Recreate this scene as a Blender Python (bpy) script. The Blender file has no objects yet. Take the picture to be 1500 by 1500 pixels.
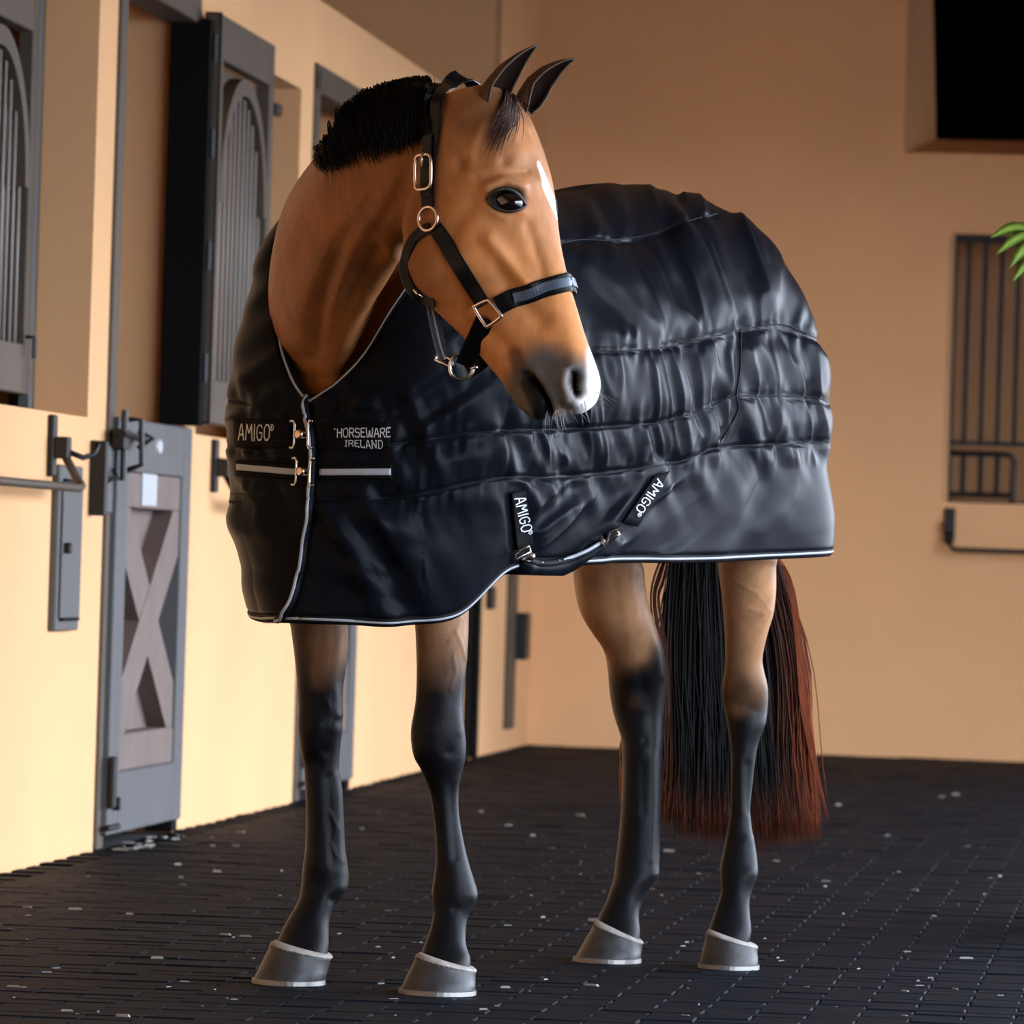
import bpy, bmesh, math, random
import numpy as np
from mathutils import Vector, Matrix
from mathutils.bvhtree import BVHTree
random.seed(7)
rng = np.random.default_rng(11)
SC = bpy.context.scene
COL = SC.collection

# ------------------------------------------------------------------ camera
FPX, ROLL, PITCH, CAMH = 8700.0, 0.0305, 78 / 8700.0, 0.86
cR, sR = math.cos(ROLL), math.sin(ROLL)
FW = np.array([0, math.cos(PITCH), math.sin(PITCH)])
UP = np.array([0, -math.sin(PITCH), math.cos(PITCH)])
RT = np.array([1.0, 0, 0])
CAM = np.array([0, 0, CAMH])
cam_d = bpy.data.cameras.new('camera')
cam = bpy.data.objects.new('camera', cam_d)
COL.objects.link(cam)
c_r = RT * cR + UP * sR
c_u = -RT * sR + UP * cR
m = Matrix.Identity(4)
for i in range(3):
    m[i][0], m[i][1], m[i][2], m[i][3] = c_r[i], c_u[i], -FW[i], CAM[i]
cam.matrix_world = m
cam_d.sensor_width = 36.0
cam_d.lens = FPX / 1500 * 36.0
cam_d.clip_end = 300
cam_d.dof.use_dof = True
cam_d.dof.focus_distance = 11.75
cam_d.dof.aperture_fstop = 10.0
SC.camera = cam

# ------------------------------------------------------------------ world: overcast sky
wd = bpy.data.worlds.new('sky')
SC.world = wd
wd.use_nodes = True
nt = wd.node_tree
bg = nt.nodes['Background']
SKY = (0.74, 0.86, 1.0)
geo = nt.nodes.new('ShaderNodeTexCoord')
sep = nt.nodes.new('ShaderNodeSeparateXYZ')
ramp = nt.nodes.new('ShaderNodeValToRGB')
nt.links.new(geo.outputs['Generated'], sep.inputs[0])
nt.links.new(sep.outputs['Z'], ramp.inputs[0])
ramp.color_ramp.elements[0].position = 0.0
ramp.color_ramp.elements[0].color = (0.78, 0.86, 1.0, 1)
ramp.color_ramp.elements[1].position = 0.8
ramp.color_ramp.elements[1].color = (0.60, 0.75, 1.0, 1)
nt.links.new(ramp.outputs[0], bg.inputs[0])
bg.inputs[1].default_value = 10.5
SC.view_settings.view_transform = 'Standard'
SC.view_settings.look = 'None'
SC.view_settings.exposure = 0.0
SC.view_settings.gamma = 1.0
SC.view_settings.use_curve_mapping = False

# ------------------------------------------------------------------ photo geometry helpers
def ray(px, py):
    dx, dy = px - 750.0, py - 750.0
    u = dx * cR + dy * sR
    v = -dx * sR + dy * cR
    return FW * FPX + RT * u - UP * v
def P(px, py, Y):
    d = ray(px, py)
    return CAM + d * (Y / d[1])
def proj(V):
    """world points (n,3) -> photo pixels (n,2)"""
    V = np.atleast_2d(V) - CAM
    f = V @ FW
    u = V @ RT / f * FPX
    v = -(V @ UP) / f * FPX
    return np.stack([750 + u * cR - v * sR, 750 + u * sR + v * cR], 1)
W0 = np.array([-1.334, 15.82, 0]); WQ = np.array([.1119, .99372, 0]); WN = np.array([.99372, -.1119, 0])
B0 = np.array([0.106, 28.607, 0])
B0 = W0 + WQ * 12.87
def LW(q, p, z): return W0 + WQ * q + WN * p + np.array([0, 0, z])      # stall wall frame: along, out, up
def BW(r, p, z): return B0 + WN * r - WQ * p + np.array([0, 0, z])      # back wall frame: right, out, up
HO = np.array([-.269, 11.95, 0]); HB = np.array([.52, .8542, 0]); HL = np.array([.8542, -.52, 0])
def HW(s, l, z): return HO + HB * s + HL * l + np.array([0, 0, z])      # horse frame: back, left, up

# ------------------------------------------------------------------ mesh helpers
def tag(o, label=None, cat=None, group=None, kind=None):
    if label: o['label'] = label
    if cat: o['category'] = cat
    if group: o['group'] = group
    if kind: o['kind'] = kind
    return o
def root(name, loc, label=None, cat=None, group=None, kind=None):
    o = bpy.data.objects.new(name, None)
    o.empty_display_size = .1
    COL.objects.link(o)
    o.location = loc
    return tag(o, label, cat, group, kind)
def wloc(o):
    l = np.zeros(3)
    while o:
        l = l + np.array(o.location)
        o = o.parent
    return l
def obj(name, V, Fc, mat, parent=None, smooth=False, org=None):
    V = np.asarray(V, float)
    off = wloc(parent) if parent else np.zeros(3)
    if org is not None:
        loc = np.asarray(org, float) - off
        V = V - np.asarray(org, float)
    else:
        loc = np.zeros(3)
        V = V - off
    me = bpy.data.meshes.new(name)
    me.from_pydata(V.tolist(), [], [list(f) for f in Fc])
    me.update()
    if mat: me.materials.append(mat)
    if smooth:
        me.polygons.foreach_set('use_smooth', [True] * len(me.polygons))
    o = bpy.data.objects.new(name, me)
    COL.objects.link(o)
    o.location = loc
    if parent: o.parent = parent
    return o
class MB:
    def __init__(self, fn=None): self.V = []; self.F = []; self.fn = fn
    def add(self, V, Fc):
        o = len(self.V)
        for v in V: self.V.append(self.fn(*v) if self.fn else np.asarray(v, float))
        for f in Fc: self.F.append([i + o for i in f])
        return self
    def box(self, a0, a1, b0, b1, c0, c1):
        V = [(a, b, c) for a in (a0, a1) for b in (b0, b1) for c in (c0, c1)]
        Fc = [(0, 1, 3, 2), (4, 6, 7, 5), (0, 4, 5, 1), (2, 3, 7, 6), (0, 2, 6, 4), (1, 5, 7, 3)]
        if self.fn is LW or self.fn is BW or True:
            pass
        return self.add(V, Fc)
    def bbox(self, a0, a1, b0, b1, c0, c1, e=.004):
        """box with chamfered edges"""
        bm = bmesh.new()
        r = bmesh.ops.create_cube(bm, size=1)
        for v in bm.verts:
            v.co = Vector((a0 + (v.co.x + .5) * (a1 - a0), b0 + (v.co.y + .5) * (b1 - b0), c0 + (v.co.z + .5) * (c1 - c0)))
        bmesh.ops.bevel(bm, geom=bm.edges[:], offset=e, segments=1, affect='EDGES')
        bm.verts.index_update()
        V = [tuple(v.co) for v in bm.verts]; Fc = [[v.index for v in f.verts] for f in bm.faces]
        bm.free()
        return self.add(V, Fc)
    def prism(self, poly, ax, lo, hi):
        """polygon (2 coords) extruded along axis ax ('b' = second coordinate)"""
        n_ = len(poly)
        if ax == 'b': V = [(x, lo, y) for x, y in poly] + [(x, hi, y) for x, y in poly]
        elif ax == 'a': V = [(lo, x, y) for x, y in poly] + [(hi, x, y) for x, y in poly]
        else: V = [(x, y, lo) for x, y in poly] + [(x, y, hi) for x, y in poly]
        Fc = [list(range(n_))[::-1], list(range(n_, 2 * n_))] + [(i, (i + 1) % n_, n_ + (i + 1) % n_, n_ + i) for i in range(n_)]
        return self.add(V, Fc)
    def tube(self, pts, r, seg=8, closed=False):
        if self.fn: pts = [self.fn(*p) for p in pts]
        V, Fc = tube(pts, r, seg, closed)
        o = len(self.V)
        self.V += list(V); self.F += [[i + o for i in f] for f in Fc]
        return self
    def build(self, name, mat, parent=None, smooth=False, org=None):
        o = obj(name, np.array(self.V), self.F, mat, parent, smooth, org)
        bm = bmesh.new(); bm.from_mesh(o.data)
        bmesh.ops.recalc_face_normals(bm, faces=bm.faces[:])
        bm.to_mesh(o.data); bm.free()
        return o
def frames(pts, closed=False):
    p = np.asarray(pts, float); n_ = len(p)
    if closed: t = np.roll(p, -1, 0) - np.roll(p, 1, 0)
    else: t = np.gradient(p, axis=0)
    t /= np.linalg.norm(t, axis=1)[:, None] + 1e-12
    a = np.zeros_like(p)
    ref = np.array([0, 0, 1.]) if abs(t[0][2]) < .9 else np.array([1., 0, 0])
    x = np.cross(ref, t[0]); x /= np.linalg.norm(x)
    for i in range(n_):
        x = x - t[i] * (x @ t[i]); x /= np.linalg.norm(x) + 1e-12
        a[i] = x
    return p, t, a, np.cross(t, a)
def tube(pts, r, seg=8, closed=False):
    p, t, a, b = frames(pts, closed)
    n_ = len(p)
    r = np.broadcast_to(np.asarray(r, float), (n_,))
    th = np.linspace(0, 2 * np.pi, seg, endpoint=False)
    V = (p[:, None] + r[:, None, None] * (np.cos(th)[None, :, None] * a[:, None] + np.sin(th)[None, :, None] * b[:, None])).reshape(-1, 3)
    Fc = []
    m_ = n_ if closed else n_ - 1
    for i in range(m_):
        j = (i + 1) % n_
        for k in range(seg):
            k2 = (k + 1) % seg
            Fc.append((i * seg + k, i * seg + k2, j * seg + k2, j * seg + k))
    if not closed:
        Fc.append(tuple(range(seg))[::-1]); Fc.append(tuple((n_ - 1) * seg + k for k in range(seg)))
    return V, Fc
def crom(pts, n_, closed=False):
    """Catmull-Rom resampling, uniform in parameter"""
    p = np.asarray(pts, float); k = len(p)
    if closed:
        u = np.linspace(0, k, n_, endpoint=False)
    else:
        u = np.linspace(0, k - 1, n_)
        p = np.concatenate([[2 * p[0] - p[1]], p, [2 * p[-1] - p[-2]]])
    i = np.minimum(np.floor(u).astype(int), k - 1 if closed else k - 2); f = (u - i)
    f = f.reshape((-1,) + (1,) * (p.ndim - 1))
    if closed: g = [p[(i + d) % k] for d in (-1, 0, 1, 2)]
    else: g = [p[i + d] for d in (0, 1, 2, 3)]
    return .5 * (2 * g[1] + (g[2] - g[0]) * f + (2 * g[0] - 5 * g[1] + 4 * g[2] - g[3]) * f ** 2 + (3 * g[1] - g[0] - 3 * g[2] + g[3]) * f ** 3)
def loft(rings, nst=None, caps=True):
    R = np.asarray(rings, float)
    if nst: R = crom(R, nst)
    n_, k = R.shape[:2]
    V = R.reshape(-1, 3); Fc = []
    for i in range(n_ - 1):
        for j in range(k):
            j2 = (j + 1) % k
            Fc.append((i * k + j, i * k + j2, (i + 1) * k + j2, (i + 1) * k + j))
    if caps:
        V = np.concatenate([V, [R[0].mean(0)], [R[-1].mean(0)]])
        a, b = len(V) - 2, len(V) - 1
        for j in range(k):
            j2 = (j + 1) % k
            Fc.append((a, j2, j)); Fc.append((b, (n_ - 1) * k + j, (n_ - 1) * k + j2))
    return V, Fc
def ring(c, A, B, n_=28, pw=1.0):
    th = np.linspace(0, 2 * np.pi, n_, endpoint=False)
    ca, sa = np.cos(th), np.sin(th)
    ca = np.sign(ca) * np.abs(ca) ** pw; sa = np.sign(sa) * np.abs(sa) ** pw
    return np.asarray(c) + ca[:, None] * np.asarray(A) + sa[:, None] * np.asarray(B)
def hash3(i, j, k):
    h = (i * 374761393 + j * 668265263 + k * 2147483647 + 1013904223) & 0xffffffff
    h = ((h ^ (h >> 13)) * 1274126177) & 0xffffffff
    return ((h ^ (h >> 16)) & 0xffff) / 65535.0
def vnoise(p):
    p = np.asarray(p, float)
    if p.shape[1] == 2: p = np.concatenate([p, np.zeros((len(p), 1))], 1)
    i = np.floor(p).astype(np.int64); f = p - i; f = f * f * (3 - 2 * f)
    r = 0
    for a in (0, 1):
        for b in (0, 1):
            for c_ in (0, 1):
                w_ = (f[:, 0] if a else 1 - f[:, 0]) * (f[:, 1] if b else 1 - f[:, 1]) * (f[:, 2] if c_ else 1 - f[:, 2])
                r = r + w_ * hash3(i[:, 0] + a, i[:, 1] + b, i[:, 2] + c_)
    return r * 2 - 1
def sstep(a, b, x):
    t = np.clip((x - a) / (b - a), 0, 1)
    return t * t * (3 - 2 * t)
def dpoly(pts, line):
    """distance of 2-D points to a polyline, and parameter along it (0..1)"""
    L = np.asarray(line, float)
    best = np.full(len(pts), 1e9); par = np.zeros(len(pts))
    seg = np.linalg.norm(np.diff(L, axis=0), axis=1); tot = seg.sum(); acc = 0
    for a, b, sl in zip(L[:-1], L[1:], seg):
        d = b - a
        t = np.clip(((pts - a) @ d) / (d @ d + 1e-9), 0, 1)
        e = np.linalg.norm(pts - a - t[:, None] * d, axis=1)
        k = e < best
        best[k] = e[k]; par[k] = (acc + t[k] * sl) / tot
        acc += sl
    return best, par

# ------------------------------------------------------------------ materials
def mat(name, col, rough=.6, metal=0., noise=None, bump=None, spec=.5, coat=0., sheen=0., vcol=None):
    """noise=(scale, amount), bump=(scale, strength, distance)"""
    M = bpy.data.materials.new(name); M.use_nodes = True
    t = M.node_tree; b = t.nodes['Principled BSDF']
    b.inputs['Base Color'].default_value = (*col, 1)
    b.inputs['Roughness'].default_value = rough
    b.inputs['Metallic'].default_value = metal
    b.inputs['Specular IOR Level'].default_value = spec
    b.inputs['Coat Weight'].default_value = coat
    b.inputs['Sheen Weight'].default_value = sheen
    tc = t.nodes.new('ShaderNodeTexCoord')
    src = None
    if vcol:
        a = t.nodes.new('ShaderNodeVertexColor'); a.layer_name = vcol; src = a.outputs[0]
    if noise:
        nz = t.nodes.new('ShaderNodeTexNoise'); nz.inputs['Scale'].default_value = noise[0]; nz.inputs['Detail'].default_value = 6
        t.links.new(tc.outputs['Object'], nz.inputs['Vector'])
        mx = t.nodes.new('ShaderNodeMix'); mx.data_type = 'RGBA'; mx.blend_type = 'MULTIPLY'
        mx.inputs[0].default_value = 1
        rp = t.nodes.new('ShaderNodeMapRange'); rp.inputs[1].default_value = .3; rp.inputs[2].default_value = .7
        rp.inputs[3].default_value = 1 - noise[1]; rp.inputs[4].default_value = 1 + noise[1]
        t.links.new(nz.outputs[0], rp.inputs[0])
        if src: t.links.new(src, mx.inputs[6])
        else: mx.inputs[6].default_value = (*col, 1)
        t.links.new(rp.outputs[0], mx.inputs[7]); src = mx.outputs[2]
    if src: t.links.new(src, b.inputs['Base Color'])
    if bump:
        nz = t.nodes.new('ShaderNodeTexNoise'); nz.inputs['Scale'].default_value = bump[0]; nz.inputs['Detail'].default_value = 5
        t.links.new(tc.outputs['Object'], nz.inputs['Vector'])
        bp = t.nodes.new('ShaderNodeBump'); bp.inputs['Strength'].default_value = bump[1]; bp.inputs['Distance'].default_value = bump[2]
        t.links.new(nz.outputs[0], bp.inputs['Height']); t.links.new(bp.outputs[0], b.inputs['Normal'])
    return M
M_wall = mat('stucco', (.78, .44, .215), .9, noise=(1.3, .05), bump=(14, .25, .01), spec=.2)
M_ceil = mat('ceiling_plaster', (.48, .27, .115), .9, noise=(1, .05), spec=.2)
M_ground = mat('pale_ground', (.32, .30, .275), .9, noise=(.6, .1))
M_joint = mat('paver_joint', (.012, .013, .015), .9)
M_brick = mat('rubber_paver', (.0042, .0058, .0088), .62, noise=(9, .45), bump=(60, .4, .003), spec=.05)
M_trim = mat('grey_paint', (.092, .070, .052), .55, noise=(4, .08), spec=.2)
M_steel = mat('blue_grey_paint', (.105, .104, .104), .55, noise=(5, .08), spec=.25)
M_dark = mat('dark_brown_paint', (.006, .005, .0045), .7, spec=.08)
M_wood = mat('mauve_wood', (.155, .108, .09), .65, noise=(7, .14), bump=(20, .3, .004))
M_bar = mat('bar_paint', (.30, .265, .235), .5, spec=.3)
M_iron = mat('black_iron', (.012, .012, .013), .45, metal=.3)
M_hatch = mat('hatch_paint', (.10, .098, .095), .55, noise=(5, .05), spec=.25)
M_white = mat('white_paper', (.46, .47, .48), .7)
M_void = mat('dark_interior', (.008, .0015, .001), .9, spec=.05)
# ------------------------------------------------------------------ setting
def cells(q0, q1, z0, z1, holes):
    """rectangles of a wall left over by rectangular holes"""
    qs = sorted({q0, q1, *[h[0] for h in holes], *[h[1] for h in holes]}); qs = [q for q in qs if q0 <= q <= q1]
    zs = sorted({z0, z1, *[h[2] for h in holes], *[h[3] for h in holes]}); zs = [z for z in zs if z0 <= z <= z1]
    out = []
    for a, b in zip(qs[:-1], qs[1:]):
        for c_, d in zip(zs[:-1], zs[1:]):
            qm, zm = (a + b) / 2, (c_ + d) / 2
            if not any(h[0] < qm < h[1] and h[2] < zm < h[3] for h in holes): out.append((a, b, c_, d))
    return out
def wall(name, fn, q0, q1, z0, z1, thick, holes, m_):
    """one sheet wall with real thickness and openings (front faces, back faces, reveals)"""
    mb = MB(fn)
    for a, b, c_, d in cells(q0, q1, z0, z1, holes):
        mb.add([(a, 0, c_), (b, 0, c_), (b, 0, d), (a, 0, d)], [(0, 1, 2, 3)])
        mb.add([(a, -thick, c_), (b, -thick, c_), (b, -thick, d), (a, -thick, d)], [(3, 2, 1, 0)])
    def strip(a, b, c_, d):
        mb.add([(a, 0, c_), (b, 0, d), (b, -thick, d), (a, -thick, c_)], [(0, 1, 2, 3)])
    for h in holes:
        strip(h[0], h[0], h[2], h[3]); strip(h[1], h[1], h[2], h[3]); strip(h[0], h[1], h[2], h[2]); strip(h[0], h[1], h[3], h[3])
    strip(q0, q0, z0, z1); strip(q1, q1, z0, z1); strip(q0, q1, z1, z1)
    o = obj(name, np.array(mb.V), mb.F, m_)
    bm = bmesh.new(); bm.from_mesh(o.data)
    bmesh.ops.remove_doubles(bm, verts=bm.verts[:], dist=.0005)
    bmesh.ops.recalc_face_normals(bm, faces=bm.faces[:]); bm.to_mesh(o.data); bm.free()
    return tag(o, kind='structure')
Q_END = 10.66
PER = 3.88
door_q = [1.37, 1.37 + PER]
win_q = [(-.95, 1.067), (-.95 + PER, 1.067 + PER)]
pre = [(1.37 - PER, 2.72 - PER, 0, 2.6), (-.95 - PER, 1.067 - PER, 1.243, 2.5)]
holes = [(q, q + 1.35, -.06, 2.6) for q in door_q] + [(a, b, 1.243, 2.5) for a, b in win_q] + [(10.26, 10.6, 0, 2.6)]
wall('wall_left', LW, -23, Q_END, -.06, 2.85, .22, holes, M_wall)
# full-height block beyond the stalls, and the back wall
mb = MB(LW); mb.box(Q_END, Q_END + .25, -5.0, .0, 2.85, 4.6); mb.box(Q_END + .02, Q_END + 2.4, -.3, .0, 0, 4.6)
tag(mb.build('wall_end', M_wall), kind='structure')
mb = MB(LW); mb.box(-23, Q_END, -5, -.22, 2.72, 2.85); tag(mb.build('trim_1', M_wall), kind='structure')
wall('wall_back', BW, -.3, 7.5, -.06, 4.6, .5, [(1.725, 3.6, 2.893, 4.3), (1.957, 3.15, 1.225, 2.512)], M_wall)
# stalls behind the left wall
mb = MB(LW)
for q in (2.72, 2.72 + PER): mb.box(q + .005, q + .10, -3.2, -.23, 0, 2.71)
for q in (1.15, 1.15 + PER): mb.box(q, q + .08, -3.2, -.23, 0, 2.71)
for a, b, c_, d in cells(-23, Q_END, 0, 2.71, []): mb.box(a, b, -3.4, -3.2, c_, d)
tag(mb.build('wall_stall', M_wall), kind='structure')
# rooms behind the back wall
mb = MB(BW); mb.box(1.3, 4.2, -1.6, -1.5, 0, 2.7); mb.box(1.25, 1.3, -1.6, -.5, 0, 2.7); mb.box(4.2, 4.25, -1.6, -.5, 0, 2.7); mb.box(1.25, 4.25, -1.6, -.5, 2.62, 2.7); tag(mb.build('wall_inner', M_wall), kind='structure')
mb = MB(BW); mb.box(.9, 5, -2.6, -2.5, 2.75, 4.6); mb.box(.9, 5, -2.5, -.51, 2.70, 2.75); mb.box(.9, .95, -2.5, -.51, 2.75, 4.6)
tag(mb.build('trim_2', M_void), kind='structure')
# splayed reveals of the two back-wall openings
mb = MB(BW)
mb.add([(1.725, .0, 2.893), (1.725, .0, 4.3), (1.80, -.35, 4.3), (1.865, -.35, 2.985)], [(0, 1, 2, 3)])
mb.add([(1.725, .0, 2.893), (3.6, .0, 2.893), (3.6, -.35, 2.985), (1.865, -.35, 2.985)], [(0, 1, 2, 3)])
mb.add([(1.957, .0, 1.225), (1.957, .0, 2.512), (1.985, -.09, 2.512), (1.985, -.09, 1.225)], [(0, 1, 2, 3)])
tag(mb.build('trim_3', M_wall), kind='structure')
# ceiling; unseen eave on the open side, lowered to shade the upper walls
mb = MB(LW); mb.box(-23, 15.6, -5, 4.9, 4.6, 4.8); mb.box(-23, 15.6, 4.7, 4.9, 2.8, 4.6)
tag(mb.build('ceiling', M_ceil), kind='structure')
mb = MB(LW); mb.box(-23, -9.5, 4.7, 4.9, 0, 2.8); mb.box(10.3, 15.6, 4.7, 4.9, 0, 2.8); tag(mb.build('wall_right_blocker', M_wall), kind='structure')  # unseen walls added to cut the side light at both ends of the opening
mb = MB(LW); mb.box(-23, Q_END + .3, -5.2, -5, 0, 4.6); tag(mb.build('wall_outer_blocker', M_wall), kind='structure')  # unseen wall added to keep daylight out above the stalls
mb = MB(LW); mb.box(-23.2, -23, -5.2, 4.9, 0, 4.6); tag(mb.build('wall_front_blocker', M_wall), kind='structure')  # unseen end wall added behind the camera to block frontal light
# ground
mb = MB(); mb.box(-40, 70, -60, 90, -.30, -.06)
tag(mb.build('ground', M_ground), kind='structure')
# paved aisle: slab with rubber pavers 200 x 100 laid across
floor = root('floor', (0, 0, 0), kind='structure')
mb = MB(LW); mb.box(-23, 12.9, -4, 4.9, -.06, -.007)
mb.build('bedding', M_joint, floor)
def brick_mesh():
    a, b, e, h = .0988, .0492, .003, .0
    V = [(-a, -b, -.02), (a, -b, -.02), (a, b, -.02), (-a, b, -.02), (-a, -b, h - e), (a, -b, h - e), (a, b, h - e), (-a, b, h - e),
         (-a + e, -b + e, h), (a - e, -b + e, h), (a - e, b - e, h), (-a + e, b - e, h)]
    Fc = [(8, 9, 10, 11), (4, 5, 9, 8), (5, 6, 10, 9), (6, 7, 11, 10), (7, 4, 8, 11), (0, 1, 5, 4), (1, 2, 6, 5), (2, 3, 7, 6), (3, 0, 4, 7)]
    return V, Fc
bV, bF = brick_mesh(); bV = np.array(bV)
bme = bpy.data.meshes.new('brick'); bme.from_pydata(bV.tolist(), [], bF); bme.materials.append(M_brick)
ang = math.atan2(WN[1], WN[0])
spots = []
for iy in range(-76, 129):
    q = iy * .1
    for ix in range(0, 48):
        p = ix * .2 + (.1 if iy % 2 else 0) + .1
        c0 = LW(q, p, 0)
        px = proj(c0[None])[0]
        vis = -90 < px[0] < 1590 and px[1] < 1515
        spots.append((vis, c0[1], q, p))
vis = sorted([s_ for s_ in spots if s_[0]], key=lambda s_: s_[1])
near = {(s_[2], s_[3]) for s_ in vis[:300]}
SV, SF = [], []
k = 0
for v_, y_, q, p in spots:
    c0 = LW(q, p, 0); dz = random.uniform(-.0022, .0012); tx, ty = random.uniform(-.012, .012), random.uniform(-.018, .018)
    if (q, p) in near:
        o = bpy.data.objects.new('brick', bme); COL.objects.link(o); o.parent = floor
        o.location = (c0[0], c0[1], dz); o.rotation_euler = (ty, tx * .5, ang + random.uniform(-.004, .004))
    elif p < 4.75:
        R = np.stack([WN, WQ, [0, 0, 1]])
        loc = bV.copy(); loc[:, 2] += loc[:, 1] * ty + loc[:, 0] * tx * .5 + dz
        base = len(SV); SV.extend((loc @ R + c0).tolist()); SF.extend([[i + base for i in f] for f in bF])
tag(obj('brick_field', SV, SF, M_brick, floor), kind='stuff')

# ---- stall doors and windows
def arch_leaf(parent, q0, q1, p, z0, z1, nb, name, bars=True):
    """grille leaf: stiles, rails, arch ring and vertical bars; p is its outer face"""
    st, rl, t = .085, .14, .045
    mb = MB(LW)
    mb.bbox(q0, q0 + st, p - t, p, z0, z1); mb.bbox(q1 - st, q1, p - t, p, z0, z1)
    mb.bbox(q0 + st, q1 - st, p - t, p, z0, z0 + rl); mb.bbox(q0 + st, q1 - st, p - t, p, z1 - rl, z1)
    a, b = q0 + st, q1 - st; cx = (a + b) / 2; rx = (b - a) / 2 - .002
    ztop = z1 - rl - .02; rise = .42; zs = ztop - rise
    outer = [(cx + rx * math.cos(x), zs + rise * math.sin(x)) for x in np.linspace(0, math.pi, 25)]
    inner = [(cx + (rx - .055) * math.cos(x), zs + (rise - .055) * math.sin(x)) for x in np.linspace(0, math.pi, 25)]
    for (o1, o2, i1, i2) in zip(outer[:-1], outer[1:], inner[:-1], inner[1:]):
        mb.prism([o1, o2, i2, i1], 'b', p - t, p)
    lf = mb.build(name, M_trim, parent)
    for i in range(nb):
        x = a + (i + .5) * (b - a) / nb
        u = (x - cx) / (rx - .03); top = zs + (rise - .03) * math.sqrt(max(0, 1 - u * u))
        m2 = MB(LW); m2.tube([(x, p - .022, z0 + rl - .02), (x, p - .022, top)], .0062, 6)
        m2.build('bar', M_bar, lf, True)
    return lf
def stall_door(n_, q0, far):
    q1 = q0 + 1.35
    d = root('door_%d' % n_, LW(q0 + .67, 0, 0), kind='structure')
    mb = MB(LW)
    mb.bbox(q0 - .01, q0 + .09, -.10, .012, 0, 2.6); mb.bbox(q0 - .01, q1 + .02, -.10, .012, 2.52, 2.62)
    mb.build('door_frame', M_trim, d)
    mb = MB(LW); mb.bbox(q1 - .045, q1 + .035, -.075, .055, 1.265, 2.53); mb.bbox(q1 - .07, q1 + .02, -.075, .012, 0, 1.26); mb.build('jamb_post', M_dark, d)
    # lower leaf
    z1 = 1.255; a, b = q0 + .05, q1 - .02
    mb = MB(LW)
    mb.bbox(a, a + .17, -.045, .03, .04, z1); mb.bbox(b - .15, b, -.045, .03, .04, z1)
    mb.bbox(a + .17, b - .15, -.02, .03, .04, .22); mb.bbox(a + .17, b - .15, -.02, .03, 1.10, z1)
    lf = mb.build('lower_leaf', M_steel, d)
    ia, ib = a + .17, b - .15
    npk = 6
    for i in range(npk):
        w_ = (ib - ia) / npk
        m2 = MB(LW); m2.bbox(ia + i * w_ + .003, ia + (i + 1) * w_ - .003, -.055, -.04, .22, 1.10, .003); m2.build('plank', M_wood, lf)
    for z_ in ((.22, .33), (.995, 1.10)):
        m2 = MB(LW); m2.bbox(ia, ib, -.04, .022, z_[0], z_[1]); m2.build('rail', M_wood, lf)
    for sgn in (0, 1):
        hw = .085
        x0, x1 = (ia, ib) if sgn == 0 else (ib, ia)
        poly = [(x0, .33), (x0, .33 + 2 * hw * .8), (x1 - (hw * 1.3 if x1 > x0 else -hw * 1.3), .995), (x1, .995), (x1, .995 - 2 * hw * .8), (x0 + (hw * 1.3 if x1 > x0 else -hw * 1.3), .33)]
        m2 = MB(LW); m2.prism(poly, 'b', -.04, .021 - .002 * sgn); m2.build('cross_brace', M_wood, lf)
    # hardware
    m2 = MB(LW); m2.bbox(a - .01, a + .03, .03, .05, .12, .27); m2.tube([(a + .09, .03, .13), (a + .09, .05, .13)], .02, 10); m2.bbox(a - .03, a + .14, .03, .045, .055, .072, .003)
    m2.build('bottom_bolt', M_iron, lf)
    m2 = MB(LW); m2.tube([(q0 + .02, .05, 1.275), (q0 + .02, .05, 1.07)], .010, 8); m2.bbox(q0 - .02, q0 + .06, .02, .06, 1.16, 1.22); m2.tube([(q0 - .06, .06, 1.205), (q0 + .30, .06, 1.195)], .010, 8)
    m2.tube([(q0 + .10, .04, 1.25), (q0 + .10, .085, 1.25), (q0 + .10, .09, 1.12), (q0 + .10, .04, 1.10)], .009, 8)
    m2.tube([(q0 + .25, .05, 1.22), (q0 + .27, .09, 1.20), (q0 + .25, .05, 1.17)], .008, 8)
    m2.build('top_bolt', M_iron, lf)
    if not far:
        m2 = MB(LW); m2.bbox(q0 - .24, q0 + .02, .0, .022, .975, 1.17); m2.build('strike_plate', M_steel, d)
        m2 = MB(LW); m2.bbox(q0 - .25, q0 - .22, .0, .05, .965, 1.18); m2.build('strike_edge', M_iron, d)
        m2 = MB(LW); m2.tube([(q0 - .16, .03, 1.06), (q0 - .12, .05, 1.08), (q0 - .07, .05, 1.075), (q0 - .03, .03, 1.10)], .007, 6); m2.build('hasp', M_iron, d)
        m2 = MB(LW); m2.bbox(ia + .27, ia + .52, .0225, .026, 1.005, 1.105, .001); m2.build('notice', M_white, lf)
        V, Fc = loft([ring(LW(ia + .50, .03, 1.185), WQ * .05, (0, 0, .022), 16), ring(LW(ia + .50, .036, 1.185), WQ * .045, (0, 0, .02), 16)])
        obj('sticker', V, Fc, M_white, lf)
    if not far:
        up = arch_leaf(d, q1 + .0, q1 + 1.13, .075, 1.275, 2.555, 11, 'upper_leaf')
        m2 = MB(LW); m2.bbox(q1 + .001, q1 + .012, .026, .079, 1.272, 2.558, .002); m2.build('leaf_edge', M_dark, up)
        for z_ in (1.4, 1.75, 2.1, 2.4):
            m2 = MB(LW); m2.tube([(q1 - .012, .062, z_), (q1 - .012, .062, z_ + .09)], .008, 6); m2.build('hinge', M_iron, up)
    return d
stall_door(1, door_q[0], False)
stall_door(2, door_q[1], True)
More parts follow.
